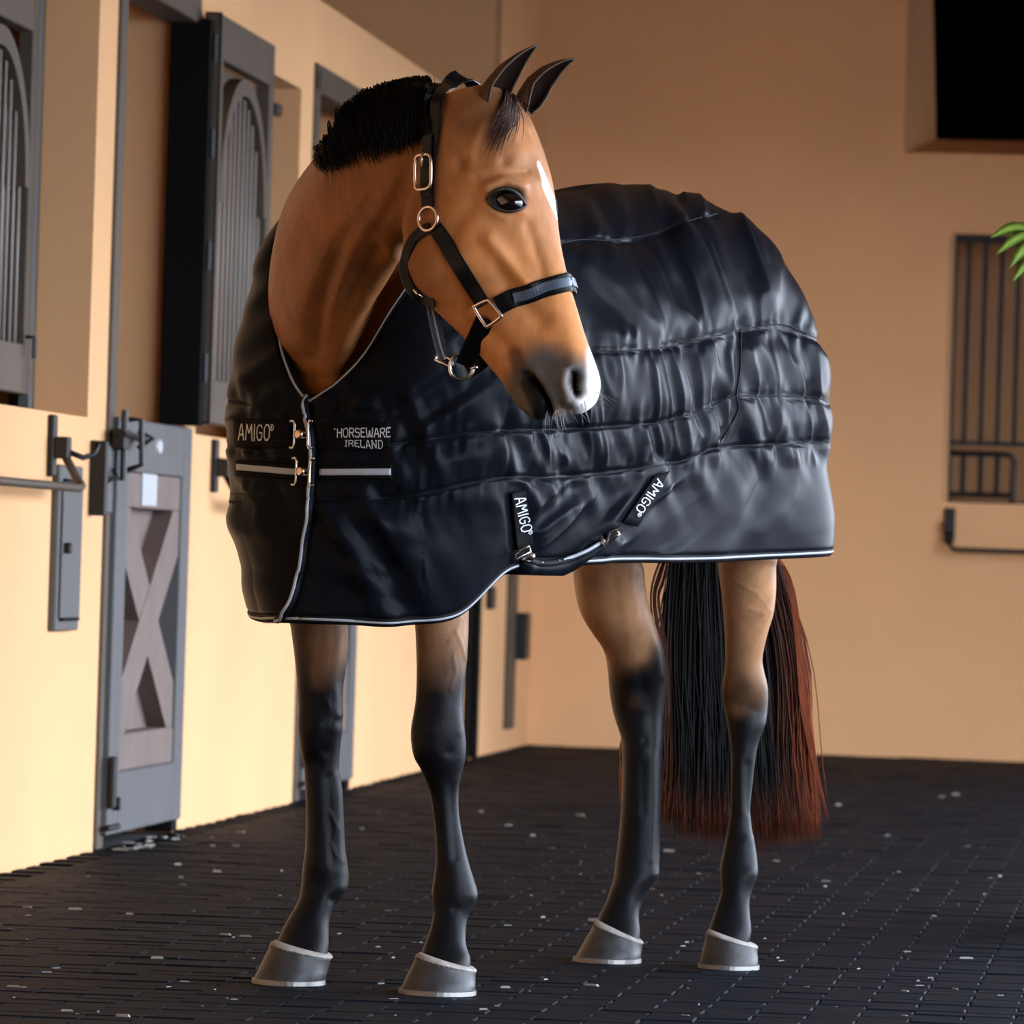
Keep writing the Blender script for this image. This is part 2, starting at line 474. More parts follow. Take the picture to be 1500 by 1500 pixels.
def stall_window(n_, qa, qb, full):
    d = root('window_%d' % n_, LW(qb - .6, -.1, 1.243), kind='structure')
    pf = -.155
    mb = MB(LW); f = .05
    for (a, b) in ((qb - .045, qb - .002), (qa + .002, qa + .045)):
        mb.bbox(a, b, pf - .05, pf, 1.245, 2.498)
        mb.bbox(a - .012, b - .012, pf - .065, pf - .03, 1.245, 2.498)
    mb.bbox(qa, qb, pf - .05, pf, 2.44, 2.498); mb.bbox(qa, qb, pf - .05, pf, 1.245, 1.262)
    mb.build('window_frame', M_trim, d)
    if full:
        m2 = MB(LW); m2.bbox(qb - .10, qb - .05, pf - .03, pf + .006, 1.26, 2.47); m2.build('side_rail', M_steel, d)
        nb = 17
        for i in range(nb):
            x = qa + .06 + (i + .5) * (qb - qa - .2) / nb
            m2 = MB(LW); m2.tube([(x, pf - .07, 1.25), (x, pf - .07, 2.46)], .007, 6); m2.build('bar', M_bar, d, True)
        lf = arch_leaf(d, qb - 1.16, qb - .11, pf + .005, 1.30, 2.46, 11, 'grille_leaf')
        m2 = MB(LW); m2.tube([(qb - .20, pf + .01, 1.46), (qb - .20, pf + .035, 1.46), (qb - .20, pf + .035, 1.40)], .007, 6); m2.build('latch', M_iron, lf)
    else:
        m2 = MB(LW); m2.bbox(qb - .14, qb - .03, -.10, -.06, 2.40, 2.44); m2.build('top_bracket', M_iron, d)
    return d
stall_window(1, *win_q[0], True)
stall_window(2, *win_q[1], False)
mb = MB(LW); mb.box(10.26, 10.60, -.2, -.1, 0, 2.6); mb.bbox(10.24, 10.30, -.1, .02, 0, 2.6); mb.bbox(10.58, 10.67, -.1, .02, 0, 2.6)
tag(mb.build('door_3', M_dark), kind='structure')
# flush door in the last stretch of the side wall
d4 = root('door_4', LW(11.3, 0, 0), kind='structure')
mb = MB(LW); mb.bbox(11.80, 12.02, .0, .03, .10, 2.3); mb.build('door_post', M_trim, d4)
mb = MB(LW); mb.bbox(11.97, 12.15, .03, .08, .42, .64); mb.build('hinge_box', M_iron, d4)
mb = MB(LW); mb.bbox(10.98, 11.12, .0, .03, .66, .76); mb.build('latch_plate', M_iron, d4)
# far grille window and tall opening in the back wall
w3 = root('window_3', BW(2.5, -.1, 1.225), kind='structure')
mb = MB(BW)
mb.bbox(1.957, 1.995, -.14, -.08, 1.225, 2.51); mb.bbox(3.11, 3.15, -.14, -.08, 1.225, 2.51)
mb.bbox(1.957, 3.15, -.14, -.08, 2.475, 2.512); mb.bbox(1.957, 3.15, -.14, -.08, 1.503, 1.524); mb.bbox(1.957, 3.15, -.14, -.08, 1.226, 1.236)
mb.build('window_frame', M_iron, w3)
for i in range(13):
    x = 2.05 + i * .0795
    mb = MB(BW); mb.bbox(x - .011, x + .011, -.122, -.1, 1.5 if i < 4 else 1.23, 2.49, .003); mb.build('bar', M_iron, w3)
mb = MB(BW)
mb.tube([(1.985, -.095, 1.462), (2.25, -.095, 1.462), (2.278, -.095, 1.457), (2.291, -.095, 1.435), (2.291, -.095, 1.23)], .014, 8)
mb.tube([(1.985, -.095, 1.266), (2.291, -.095, 1.266)], .013, 8)
for x in (2.052, 2.135, 2.214): mb.tube([(x, -.095, 1.266), (x, -.095, 1.462)], .013, 8)
mb.build('feed_gate', M_iron, w3)

# ---- things on the walls
def feed_hatch(q, label):
    o = root('feed_hatch', LW(q + .17, 0, .64), label, 'hatch')
    mb = MB(LW); mb.bbox(q, q + .345, .0, .022, .64, 1.10); mb.build('frame', M_hatch, o)
    mb = MB(LW); mb.bbox(q + .03, q + .315, .022, .030, .675, 1.055, .003); mb.build('flap', M_hatch, o)
    for z_ in (.672, 1.058):
        mb = MB(LW); mb.bbox(q + .05, q + .30, .022, .034, z_ - .004, z_ + .004, .001); mb.build('hinge', M_dark, o)
    mb = MB(LW); mb.bbox(q + .05, q + .075, .030, .05, .855, .885); mb.build('latch', M_iron, o)
feed_hatch(.565, 'tall narrow grey hatch on the stall wall, left of the cross-braced door')
feed_hatch(4.45, 'grey hatch on the stall wall half hidden behind the front of the horse rug')
def blanket_bar(q, dirn, ln, label, mtrl, fn=LW, z=1.035, hook=True):
    o = root('blanket_bar', fn(q, 0, z), label, 'blanket bar')
    mb = MB(fn); mb.bbox(q - .025, q + .025, 0, .02, z + .03, z + .20); mb.bbox(q - .025, q + .025, .02, .06, z + .08, z + .14); mb.build('bracket', M_iron, o)
    e = q + dirn * ln
    mb = MB(fn); mb.tube([(q, .045, z + .09), (q, .08, z + .03), (q + dirn * .02, .10, z + .005), (q + dirn * .06, .10, z), (e - dirn * .06, .10, z), (e - dirn * .02, .10, z + .005), (e, .08, z + .03), (e, .045, z + .09)], .012, 8)
    mb.build('rail', mtrl, o, True)
    mb = MB(fn); mb.bbox(e - .025, e + .025, 0, .02, z + .03, z + .20); mb.bbox(e - .025, e + .025, .02, .06, z + .08, z + .14); mb.build('bracket', M_iron, o)
    if hook:
        mb = MB(fn); mb.tube([(q + .02, .05, z + .10), (q + .04, .09, z + .085), (q + .06, .115, z + .095), (q + .07, .125, z + .125)], .008, 8); mb.build('hook', M_iron, o, True)
    return o
blanket_bar(.50, -1, 1.3, 'black bracketed blanket bar at the left edge, above the tall grey hatch', M_trim)
blanket_bar(3.27, 1, 1.1, 'black blanket bar bracket on the stall wall just left of the horse chest', M_iron, hook=False)
blanket_bar(2.0, 1, 1.2, 'dark blanket bar on the far wall under the barred window', M_iron, BW, .998, hook=False)
# ------------------------------------------------------------------ horse
LEG_A = [(1060,405,502),(1096,398,499),(1128,392,497),(1160,403,502),(1200,409,504),(1240,412,505),(1272,424,510),(1296,427,511),(1316,410,502),(1332,372,488),(1352,354,482),(1374,352,481)]
LEG_A = [(880,418,512),(916,425,510),(960,431,510),(1000,435,504),(1040,437,501),(1064,436,502),(1096,440,499),(1128,445,497),(1160,447,501),(1200,448,503),(1240,447,505),(1272,443,510),(1296,441,510),(1318,437,498),(1335,428,488),(1356,416,482),(1384,404,482)]
LEG_B = [(870,604,688),(908,607,687),(940,609,686),(980,610,683),(1020,609,679),(1048,605,679),(1066,602,680),(1088,602,683),(1112,607,682),(1136,620,676),(1160,629,672),(1192,634,673),(1224,637,678),(1256,638,685),(1280,636,692),(1304,632,699),(1322,633,697),(1340,634,687),(1360,630,683),(1384,621,683),(1406,614,690)]
LEG_C = [(810,836,936),(830,839,943),(865,842,947),(900,851,954),(930,869,963),(952,884,971),(982,890,976),(1017,893,977),(1043,898,975),(1060,903,973),(1082,910,972),(1103,911,970),(1147,911,969),(1190,909,968),(1233,905,967),(1265,901,966),(1285,899,963),(1305,893,950),(1322,887,941),(1342,877,936),(1366,872,938)]
LEG_D = [(810,1050,1138),(828,1051,1137),(865,1056,1137),(900,1059,1133),(930,1061,1124),(965,1062,1117),(986,1060,1120),(1008,1056,1125),(1034,1059,1125),(1060,1064,1122),(1086,1068,1112),(1112,1070,1107),(1147,1070,1103),(1190,1069,1100),(1216,1065,1102),(1242,1060,1107),(1266,1055,1110),(1285,1055,1109),(1307,1056,1101),(1329,1049,1098),(1362,1038,1101)]
for T_ in (LEG_A, LEG_B, LEG_C, LEG_D):
    y_, a_, b_ = T_[-1]; T_.append((y_ + 20, a_ - 2, b_ - 3))
def leg_rings(tab, Yh, dY, top, kd):
    """tab rows: photo row, left and right outline; dY(t): depth offset behind the hoof along the leg (t 0 top .. 1 hoof)"""
    R = []
    y0, y1 = tab[0][0], tab[-1][0]
    for (c_, A_, B_) in top: R.append(ring(c_, A_, B_))
    for y, a, b in tab:
        t = (y - y0) / (y1 - y0)
        Y = Yh + dY(t)
        pa, pb = P(a, y, Y), P(b, y, Y)
        c_ = (pa + pb) / 2; hx = (pb - pa) / 2
        k = kd(t)
        dirY = np.array([-.25, 1., 0]) if True else 0
        R.append(ring(c_, hx, np.array([0, 1., 0]) * np.linalg.norm(hx) * k, pw=.92))
    return R
def lerp(t, xs, ys): return float(np.interp(t, xs, ys))
foreY = lambda t: lerp(t, [0, .35, .45, .8, .88, 1], [.10, .07, .08, .10, .07, .02])
foreK = lambda t: lerp(t, [0, .2, .38, .5, .7, .8, .9, 1], [1.35, 1.15, .95, 1.15, 1.2, 1.15, 1.05, 1.1])
hindY = lambda t: lerp(t, [0, .2, .38, .5, .78, .88, 1], [.02, .08, .15, .12, .10, .07, .02])
hindK = lambda t: lerp(t, [0, .2, .38, .5, .7, .8, .9, 1], [1.5, 1.35, 1.25, 1.3, 1.2, 1.15, 1.05, 1.1])
gA, gB, gC, gD = P(425,1440,12.03), P(642,1455,11.87), P(890,1408,12.996), P(1070,1418,12.9)
YA, YB, YC, YD = 12.03, 11.87, 13.0, 12.90
def upleg(tab, Yh, dY, spec):
    y, a, b = tab[0]
    c0 = P((a + b) / 2, y, Yh + dY(0))
    return [(c0 + np.array(d), HL * la, HB * lb + np.array([0, 0, 0])) for d, la, lb in spec]
parts = []
fore_top = [((.05, .10, .42), .09, .17), ((.03, .06, .28), .085, .14), ((.01, .03, .14), .075, .105)]
hind_top = [((-.07, -.12, .50), .10, .20), ((-.06, -.10, .34), .105, .20), ((-.03, -.05, .17), .09, .16)]
for tab, Yh, dY, kd, top, sd in ((LEG_A, YA, foreY, foreK, fore_top, -1), (LEG_B, YB, foreY, foreK, fore_top, 1), (LEG_C, YC, hindY, hindK, hind_top, -1), (LEG_D, YD, hindY, hindK, hind_top, 1)):
    tp = []
    y, a, b = tab[0]; c0 = P((a + b) / 2, y, Yh + dY(0))
    for d, la, lb in top:
        tp.append((c0 + np.array([d[0], d[1], d[2]]) - HL * sd * .03 * d[2] / .4, HL * la, HB * lb))
    R = leg_rings(tab, Yh, dY, [], kd)
    rr = [ring(*t_) for t_ in tp]
    # align ring starts: both use A along the right/left axis and B along depth
    rr = rr + R
    parts.append(loft(rr, nst=len(rr) * 5))
# barrel
tabB = [(-.205,.05,1.05,1.22),(-.19,.12,.98,1.30),(-.15,.17,.93,1.40),(-.08,.215,.91,1.52),(.05,.24,.885,1.60),(.2,.265,.87,1.615),(.45,.285,.87,1.585),(.75,.285,.885,1.59),(1.0,.275,.93,1.63),(1.15,.26,.98,1.63),(1.28,.22,1.03,1.58),(1.38,.16,1.08,1.48),(1.43,.09,1.15,1.38),(1.45,.03,1.22,1.30)]
parts.append(loft([ring(HW(s, 0, (a + b) / 2), HL * w_, np.array([0, 0, (b - a) / 2]), pw=.9) for s, w_, a, b in tabB], nst=70))
# neck
nk = [  # centre, half side width, half depth (crest to throat), right-hand direction
    (HW(.16, 0, 1.22), .155, .25, (-.854, .52, 0)),
    (HW(.09, 0, 1.33), .14, .225, (-.96, .05, 0)),
    (P(492, 458, 11.91), .138, .215, (-.90, -.36, 0)),
    (P(480, 380, 11.76), .106, .172, (-.82, -.58, 0)),
    (P(514, 305, 11.58), .098, .150, (-.85, -.52, 0)),
    (P(568, 247, 11.44), .088, .145, (-.68, -.73, 0)),
    (P(622, 222, 11.37), .078, .140, (-.50, -.86, 0)),
    (P(668, 205, 11.335), .072, .115, (-.43, -.90, 0))]
cs = np.array([k[0] for k in nk]); tt = np.gradient(cs, axis=0); tt /= np.linalg.norm(tt, axis=1)[:, None]
NR = []
for (c_, a, b, r_), t_ in zip(nk, tt):
    r_ = np.array(r_); r_ = r_ - t_ * (r_ @ t_); r_ /= np.linalg.norm(r_)
    d_ = np.cross(r_, t_)
    if d_[2] < 0 and abs(d_[2]) > .2: d_ = -d_
    if d_ @ HB < 0 and abs(d_[2]) <= .2: d_ = -d_
    th = np.linspace(0, 2 * np.pi, 32, endpoint=False)
    # th=0 is the right side, pi/2 the crest
    wd = a * (1 - .28 * np.maximum(0, np.sin(th)) ** 1.5)
    NR.append(c_ + (np.cos(th) * wd)[:, None] * r_ + (np.sin(th) * b)[:, None] * d_)
NECK = cs
parts.append(loft(NR, nst=40))
# head
PSI = math.radians(25)
HN = np.array([math.cos(PSI), -math.sin(PSI), 0]); HR = np.array([-math.sin(PSI), -math.cos(PSI), 0])
HDY = -.16
HM = P(700, 150, 11.47 + HDY)
def mid(px, py):
    d = ray(px, py); return CAM + d * (((HM - CAM) @ HR) / (d @ HR))
hd = [((728,122),(642,150),(.025,.05,.06,.06,.05,.03)),
      ((758,150),(622,195),(.055,.08,.088,.085,.07,.045)),
      ((780,205),(610,258),(.072,.097,.103,.10,.083,.058)),
      ((797,258),(604,316),(.075,.106,.110,.102,.086,.062)),
      ((808,308),(603,368),(.062,.094,.108,.102,.088,.064)),
      ((818,358),(614,414),(.046,.070,.096,.098,.085,.056)),
      ((830,408),(645,458),(.038,.056,.078,.082,.066,.040)),
      ((844,455),(684,498),(.034,.048,.062,.066,.052,.031)),
      ((856,495),(714,532),(.034,.046,.055,.057,.046,.028)),
      ((867,530),(738,560),(.040,.051,.054,.052,.044,.028)),
      ((873,558),(755,588),(.043,.055,.054,.050,.042,.028)),
      ((868,586),(770,604),(.036,.048,.048,.045,.038,.024)),
      ((852,604),(793,612),(.015,.02,.022,.02,.018,.01))]
kk = np.array([.06, .2, .4, .6, .8, .95])
HRG = []
for (f, j, w_) in hd:
    a, b = mid(*f), mid(*j); ax = b - a
    loop = [a]
    for k, x in zip(kk, w_): loop.append(a + ax * k + HR * x)
    loop.append(b)
    for k, x in list(zip(kk, w_))[::-1]: loop.append(a + ax * k - HR * x)
    HRG.append(crom(loop, 56, closed=True))
parts.append(loft(HRG, nst=80))
# merge
V, Fc = [], []
for pv, pf in parts:
    o = len(V); V.extend(np.asarray(pv).tolist()); Fc.extend([[i + o for i in f] for f in pf])
me = bpy.data.meshes.new('raw'); me.from_pydata(V, [], Fc)
bm = bmesh.new(); bm.from_mesh(me); bmesh.ops.recalc_face_normals(bm, faces=bm.faces[:]); bm.to_mesh(me); bm.free()
tmp = bpy.data.objects.new('raw', me); COL.objects.link(tmp)
md = tmp.modifiers.new('r', 'REMESH'); md.mode = 'VOXEL'; md.voxel_size = .0045
md2 = tmp.modifiers.new('s', 'SMOOTH'); md2.factor = .5; md2.iterations = 14
dg = bpy.context.evaluated_depsgraph_get()
hm = bpy.data.meshes.new_from_object(tmp.evaluated_get(dg))
bpy.data.objects.remove(tmp)
def get(me_):
    v = np.empty(len(me_.vertices) * 3, np.float32); me_.vertices.foreach_get('co', v)
    n_ = np.empty(len(me_.vertices) * 3, np.float32); me_.vertex_normals.foreach_get('vector', n_)
    return v.reshape(-1, 3).astype(float), n_.reshape(-1, 3).astype(float)
hv, hn = get(hm)
polys = [tuple(p.vertices) for p in hm.polygons]
hpx = proj(hv)
def bvh_of(v): return BVHTree.FromPolygons(v.tolist(), polys)
hb = bvh_of(hv)
def hit(b, px, py):
    d = ray(px, py); d = d / np.linalg.norm(d)
    h = b.ray_cast(Vector(CAM), Vector(d))
    return (np.array(h[0]), np.array(h[1])) if h[0] is not None else (None, None)
face = -(hn @ FW)                                     # >0 faces the photographer
LEGK = .6
def brush(line, r, amt, dirn=None, dep=.12):
    """gaussian push (amt metres, along the normal) around a point or line given in photo pixels; keeps to the near surface"""
    line = [line] if not isinstance(line[0], (tuple, list)) else line
    hs = [hit(hb, *p) for p in line]
    pts = [(p, h[0]) for p, h in zip(line, hs) if h[0] is not None]
    if not pts: return
    L = np.array([p for p, _ in pts], float)
    near_ = (hpx[:, 0] > L[:, 0].min() - 3 * r) & (hpx[:, 0] < L[:, 0].max() + 3 * r) & (hpx[:, 1] > L[:, 1].min() - 3 * r) & (hpx[:, 1] < L[:, 1].max() + 3 * r)
    Ys = np.array([h[1] for _, h in pts]); 
    near_ &= (hv[:, 1] < Ys.max() + dep) & (hv[:, 1] > Ys.min() - dep) & (face > -.25)
    idx = np.nonzero(near_)[0]
    if len(L) > 1: d, _ = dpoly(hpx[idx], L)
    else: d = np.linalg.norm(hpx[idx] - L[0], axis=1)
    g = np.exp(-(d / r) ** 2) * amt * (LEGK if L[0, 1] > 840 else 1.5)
    nn = hn[idx] if dirn is None else np.asarray(dirn)
    hv[idx] += g[:, None] * nn
# --- skull and face
brush((742, 292), 24, -.003); brush((742, 292), 15, -.0015)
brush([(716, 276), (738, 264), (762, 274)], 10, .009)              # brow
brush([(718, 306), (740, 318), (764, 310)], 8, .004)               # lower lid
brush((705, 232), 16, -.004); brush((760, 222), 20, .004); brush((674, 239), 9, -.007); brush((739, 236), 9, -.006); brush([(698, 262), (722, 258), (748, 252), (772, 250)], 6, -.0035); brush([(690, 222), (700, 200), (712, 180)], 10, .004); brush([(770, 190), (785, 230), (792, 262)], 8, .003)
brush([(718, 352), (735, 372), (752, 396), (768, 412)], 11, .008)  # facial crest
brush([(775, 330), (790, 380), (800, 420)], 10, -.004)
brush([(735, 400), (760, 440), (790, 470)], 14, -.005)
brush((640, 395), 40, .010)                                         # round cheek
brush([(690, 300), (665, 335), (650, 420)], 12, -.004)
brush([(610, 280), (600, 330)], 12, .004)
brush([(690, 452), (720, 490), (748, 520)], 12, -.005)
# muzzle
brush([(838, 548), (846, 562), (848, 580)], 20, .006)
brush([(836, 540), (828, 560), (830, 585)], 5, .004)
brush([(840, 550), (842, 564), (848, 577)], 8, -.020); brush([(832, 546), (832, 562), (838, 580)], 4, .003)
brush([(844, 556), (846, 566), (847, 574)], 5, -.016)
brush([(807, 606), (802, 588), (792, 568), (778, 551), (768, 549)], 4, -.010); brush([(816, 600), (811, 582), (800, 560), (784, 543)], 6, .004)
brush([(792, 604), (784, 588), (776, 570)], 9, .004); brush((811, 611), 7, -.012)
brush((786, 606), 12, .004); brush((812, 560), 18, .004)
brush([(790, 530), (815, 520)], 16, -.003)
# forelegs: knees, tendons, fetlocks, veins
for (x0, x1, y) in ((438, 499, 1075), (604, 682, 1078)):
    brush([(x0 + 22, y - 8), (x0 + 26, y + 16)], 15, .006)
    brush([(x1 - 14, y - 30), (x1 - 10, y - 8)], 9, .004)
    brush([(x1 - 24, y + 22)], 9, -.006) if False else brush((x1 - 24, y + 24), 9, -.006)
    brush((x0 + 20, y + 42), 12, -.005)
brush([(462, 1135), (466, 1200), (462, 1265)], 7, .004); brush([(482, 1140), (484, 1200), (488, 1262)], 6, -.006); brush([(496, 1140), (498, 1200), (500, 1260)], 6, .004)
brush([(645, 1150), (650, 1200), (652, 1262)], 7, .004); brush([(660, 1150), (664, 1200), (668, 1255)], 6, -.005)
brush((500, 1302), 10, .006); brush((690, 1312), 10, .006); brush((486, 1318), 7, -.006); brush((668, 1332), 8, -.005)
brush([(500, 925), (494, 960), (486, 1000), (496, 1045)], 8, .006); brush([(470, 930), (462, 980), (466, 1030)], 8, -.004)
brush([(480, 1030), (492, 1048)], 6, .005)
def vein(pts, a=.0035, r=2.6): brush(pts, r, a)
vein([(676, 905), (668, 925), (675, 942), (664, 960), (668, 985), (660, 1010)]); vein([(668, 925), (658, 940)]); vein([(675, 942), (682, 965)])
vein([(484, 1190), (494, 1215), (486, 1235), (493, 1255)]); vein([(1075, 850), (1110, 870), (1128, 895)], .002); vein([(1070, 905), (1095, 890), (1120, 900)], .002)
# hind legs: gaskin, hock, tendons
brush([(912, 850), (918, 900), (925, 950)], 9, .005); brush([(935, 850), (942, 900), (952, 950)], 8, -.004)
brush([(955, 905), (966, 950), (968, 990)], 7, .005); brush([(938, 985), (942, 1010)], 9, -.006); brush([(920, 1010), (940, 1040)], 10, .004)
brush((945, 1085), 8, -.005); brush([(955, 1110), (958, 1180), (952, 1260)], 6, .004); brush([(940, 1120), (942, 1190)], 6, -.003)
brush((1100, 1000), 14, .006); brush([(1072, 1030), (1110, 1045)], 9, -.005); brush([(1082, 1110), (1086, 1190)], 6, .005); brush([(1096, 1120), (1096, 1190)], 5, -.004)
brush((1096, 1230), 8, .005); brush((958, 1280), 8, .006); brush((1100, 1278), 9, .006)
# neck: jugular groove, muscle bands
brush([(560, 370), (520, 430), (498, 500), (490, 550)], 14, -.008)
brush([(500, 330), (450, 420), (430, 500)], 24, .006); brush([(545, 300), (500, 360), (470, 450), (462, 520)], 13, -.006)
brush([(570, 372), (535, 425), (506, 485), (488, 560)], 15, .014); brush([(590, 420), (556, 480), (528, 540)], 24, -.016)
brush([(560, 290), (520, 350), (495, 430)], 14, .005); brush([(600, 260), (570, 300), (545, 340)], 14, -.004)
hv_s = hv
# --- coat colours (albedo), with neck shading painted in
nz = vnoise(hv * 18); nz2 = vnoise(hv * 55); nz3 = vnoise(hv * np.array([60, 60, 14]))
BAY = np.array([.52, .208, .068]); NECK_SHADE = np.array([.105, .036, .012]); LEGC = np.array([.0050, .0048, .0058]); TAN = np.array([.38, .19, .09])
colr = np.tile(BAY, (len(hv), 1))
def mix(mask, c_):
    global colr
    mask = np.clip(mask, 0, 1)[:, None]
    colr = colr * (1 - mask) + np.asarray(c_) * mask
X_, Y_ = hpx[:, 0], hpx[:, 1]
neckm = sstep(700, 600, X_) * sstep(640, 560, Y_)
mix(neckm * .70, NECK_SHADE)  # shade on the neck painted into the coat
mix(sstep(640, 740, X_) * sstep(420, 250, Y_) * sstep(920, 700, Y_) * .45, (.30, .150, .085))
# legs
is_leg = Y_ > 800
fore = is_leg & (X_ < 760); hind = is_leg & (X_ >= 760)
mix(is_leg * 1.0, TAN)
mix(fore * .55, (.14, .07, .038))
edge = 25 * nz
mix(fore * sstep(905, 1015, Y_ + edge * 1.6 + .35 * (640 - np.where(X_ > 560, X_, X_ + 180))), LEGC)
mix((fore & (X_ < 470)) * sstep(470, 440, X_) * .8, LEGC)
mix(hind * sstep(890, 1050, Y_ + edge * 1.8 - np.where(X_ > 1000, 10, -12)), LEGC)
mix((hind & (X_ < 1000)) * sstep(935, 975, X_ + 14 * nz) * sstep(860, 930, Y_) * .8, LEGC)
mix(is_leg * sstep(1060, 1100, Y_), LEGC)
# muzzle
GREY = np.array([.085, .078, .072])
d, _ = dpoly(hpx, [(778, 580), (800, 545), (826, 560), (850, 570)])
head = (Y_ < 640) & (X_ > 600)
mix(head * sstep(60, 22, d + 6 * nz), GREY)
d, _ = dpoly(hpx, [(775, 562), (788, 584), (796, 603)]); mix(head * sstep(15, 8, d + 2 * nz), (.009, .008, .008))
d, _ = dpoly(hpx, [(807, 607), (802, 588), (792, 568), (778, 551), (768, 549)]); mix(head * sstep(7, 3, d), (.004, .003, .003))
d, _ = dpoly(hpx, [(756, 575), (766, 598)]); mix(head * sstep(13, 5, d), (.13, .095, .065))
d, _ = dpoly(hpx, [(752, 520), (766, 545)]); mix(head * sstep(18, 5, d) * .7, (.05, .03, .02))
d, _ = dpoly(hpx, [(884, 520), (880, 560), (866, 592)]); mix(head * sstep(30, 12, d + 4 * nz), (.74, .70, .68))
d, _ = dpoly(hpx, [(840, 550), (842, 564), (848, 577)]); mix(head * sstep(10, 6, d), (.006, .004, .004))
d, _ = dpoly(hpx, [(831, 544), (830, 562), (837, 582)]); mix(head * sstep(6, 3, d), (.20, .18, .165))
d, _ = dpoly(hpx, [(822, 604), (846, 612)]); mix(head * sstep(10, 5, d) * .6, (.35, .31, .29))
# blaze
d, par = dpoly(hpx, [(786, 240), (797, 266), (808, 292), (820, 326)])
mix(head * (hv @ HN > -9) * sstep(1.0, .6, d / (5.6 * np.sin(np.pi * np.clip(par * .86 + .1, 0, 1)) + .8)), (.82, .80, .79))
# dark round the eye, ear roots, mane line
d = np.hypot((X_ - 742) / 1.5, (Y_ - 292)); mix(head * sstep(24, 15, d), (.010, .007, .006))
d, _ = dpoly(hpx, [(690, 165), (740, 150), (772, 150)]); mix(head * sstep(46, 14, d + 8 * nz) * .6, (.06, .028, .016))
d, _ = dpoly(hpx, [(400, 340), (440, 255), (480, 195), (520, 145), (600, 118), (660, 112)]); mix((Y_ < 420) * (X_ > 462) * sstep(26, 10, d), (.02, .010, .007))
d, _ = dpoly(hpx, [(484, 190), (515, 150), (560, 132), (640, 118)]); mix((Y_ < 300) * (X_ < 644) * sstep(58, 34, d + 9 * nz2) * sstep(470, 490, X_), (.006, .004, .004))
nz4 = vnoise(hv * np.array([150, 150, 40])); nz5 = vnoise(hv * 8 + 3)
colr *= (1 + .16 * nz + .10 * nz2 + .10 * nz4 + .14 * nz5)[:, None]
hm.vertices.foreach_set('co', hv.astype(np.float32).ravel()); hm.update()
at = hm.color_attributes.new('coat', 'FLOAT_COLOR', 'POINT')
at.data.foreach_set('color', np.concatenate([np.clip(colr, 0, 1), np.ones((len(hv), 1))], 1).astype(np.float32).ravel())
hm.polygons.foreach_set('use_smooth', [True] * len(hm.polygons))
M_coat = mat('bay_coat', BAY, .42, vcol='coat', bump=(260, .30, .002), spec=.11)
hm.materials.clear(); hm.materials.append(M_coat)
hm.name = 'horse'
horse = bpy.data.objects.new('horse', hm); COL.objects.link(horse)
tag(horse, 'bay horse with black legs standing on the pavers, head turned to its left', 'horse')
hb = bvh_of(hv); hv, hn = get(hm)
# --- eyes
M_eye = mat('eye', (.006, .004, .004), .06, coat=1.)
for sd in (1, -1):
    e, en = hit(hb, 742, 293)
    rel = (e - HM) @ HR
    c_ = e - HR * .0075 - (HN - UP * .15) * .003
    if sd < 0: c_ = c_ - HR * 2 * ((c_ - HM) @ HR) + HR * .008
    V, Fc = loft([ring(c_ + HR * .022 * math.cos(a), (HN * .98 - UP * .2) * .0335 * math.sin(a), UP * .0235 * math.sin(a), 24) for a in np.linspace(.03, math.pi - .03, 16)])
    obj('eye', V, Fc, M_eye, horse, True)
M_lid = mat('eyelid_skin', (.020, .012, .009), .45)
for nm, ln, r_ in (('upper_eyelid', [(713, 291), (721, 281), (734, 275), (750, 277), (762, 287), (770, 302)], .0042), ('lower_eyelid', [(713, 291), (722, 303), (737, 310), (752, 310), (763, 306), (770, 302)], .0034)):
    q = []
    for x, y in crom(ln, 24):
        h, n_ = hit(hb, x, y); q.append(h + n_ * .002)
    q = np.array(q)
    for _ in range(6): q[1:-1] = (q[:-2] + 2 * q[1:-1] + q[2:]) / 4
    rr_ = r_ * np.sin(np.linspace(.25, math.pi - .25, 24)) ** .5
    V, Fc = tube(q, rr_, 8); obj(nm, V, Fc, M_lid, horse, True)
    q2 = q - 2 * ((q - HM) @ HR)[:, None] * HR
    V, Fc = tube(q2, rr_, 8); obj(nm, V, Fc, M_lid, horse, True)
# --- ears
M_ear = mat('ear_hair', (.020, .011, .008), .7, noise=(40, .3), spec=.1)
M_earo = mat('ear_back', (.085, .038, .019), .6, noise=(30, .3), spec=.15); M_rim = mat('ear_fringe', (.12, .085, .06), .7, spec=.1)
def ear(base, tip, side, wmax):
    """cupped leaf; opening turned outward and forward"""
    ax = tip - base; L = np.linalg.norm(ax); ax /= L
    out = side; out = out - ax * (out @ ax); out /= np.linalg.norm(out)
    lat = np.cross(ax, out)
    rings = []
    for t in np.linspace(0, 1, 24):
        w_ = wmax * (np.interp(t, [0, .12, .35, .6, .8, .93, 1], [.75, .92, 1, .80, .48, .24, .04]))
        open_ = np.interp(t, [0, .15, .4, 1], [2.7, 2.3, 1.75, 1.5])       # half angle of the shell
        c_ = base + ax * (t * L) + lat * .010 * math.sin(t * 3.0) * 0
        bend = .016 * t ** 4 - .004 * math.sin(math.pi * t)
        th = np.linspace(-open_, open_, 15)
        o_ = [c_ - out * (w_ * math.cos(a)) * .85 + lat * (w_ * math.sin(a)) for a in th]
        i_ = [c_ - out * ((w_ - .004) * math.cos(a)) * .85 * .9 + lat * ((w_ - .0035 * (1 - t * .6)) * math.sin(a)) for a in th[::-1]]
        rings.append(np.array(o_ + i_) + out * bend)
    return loft(rings)
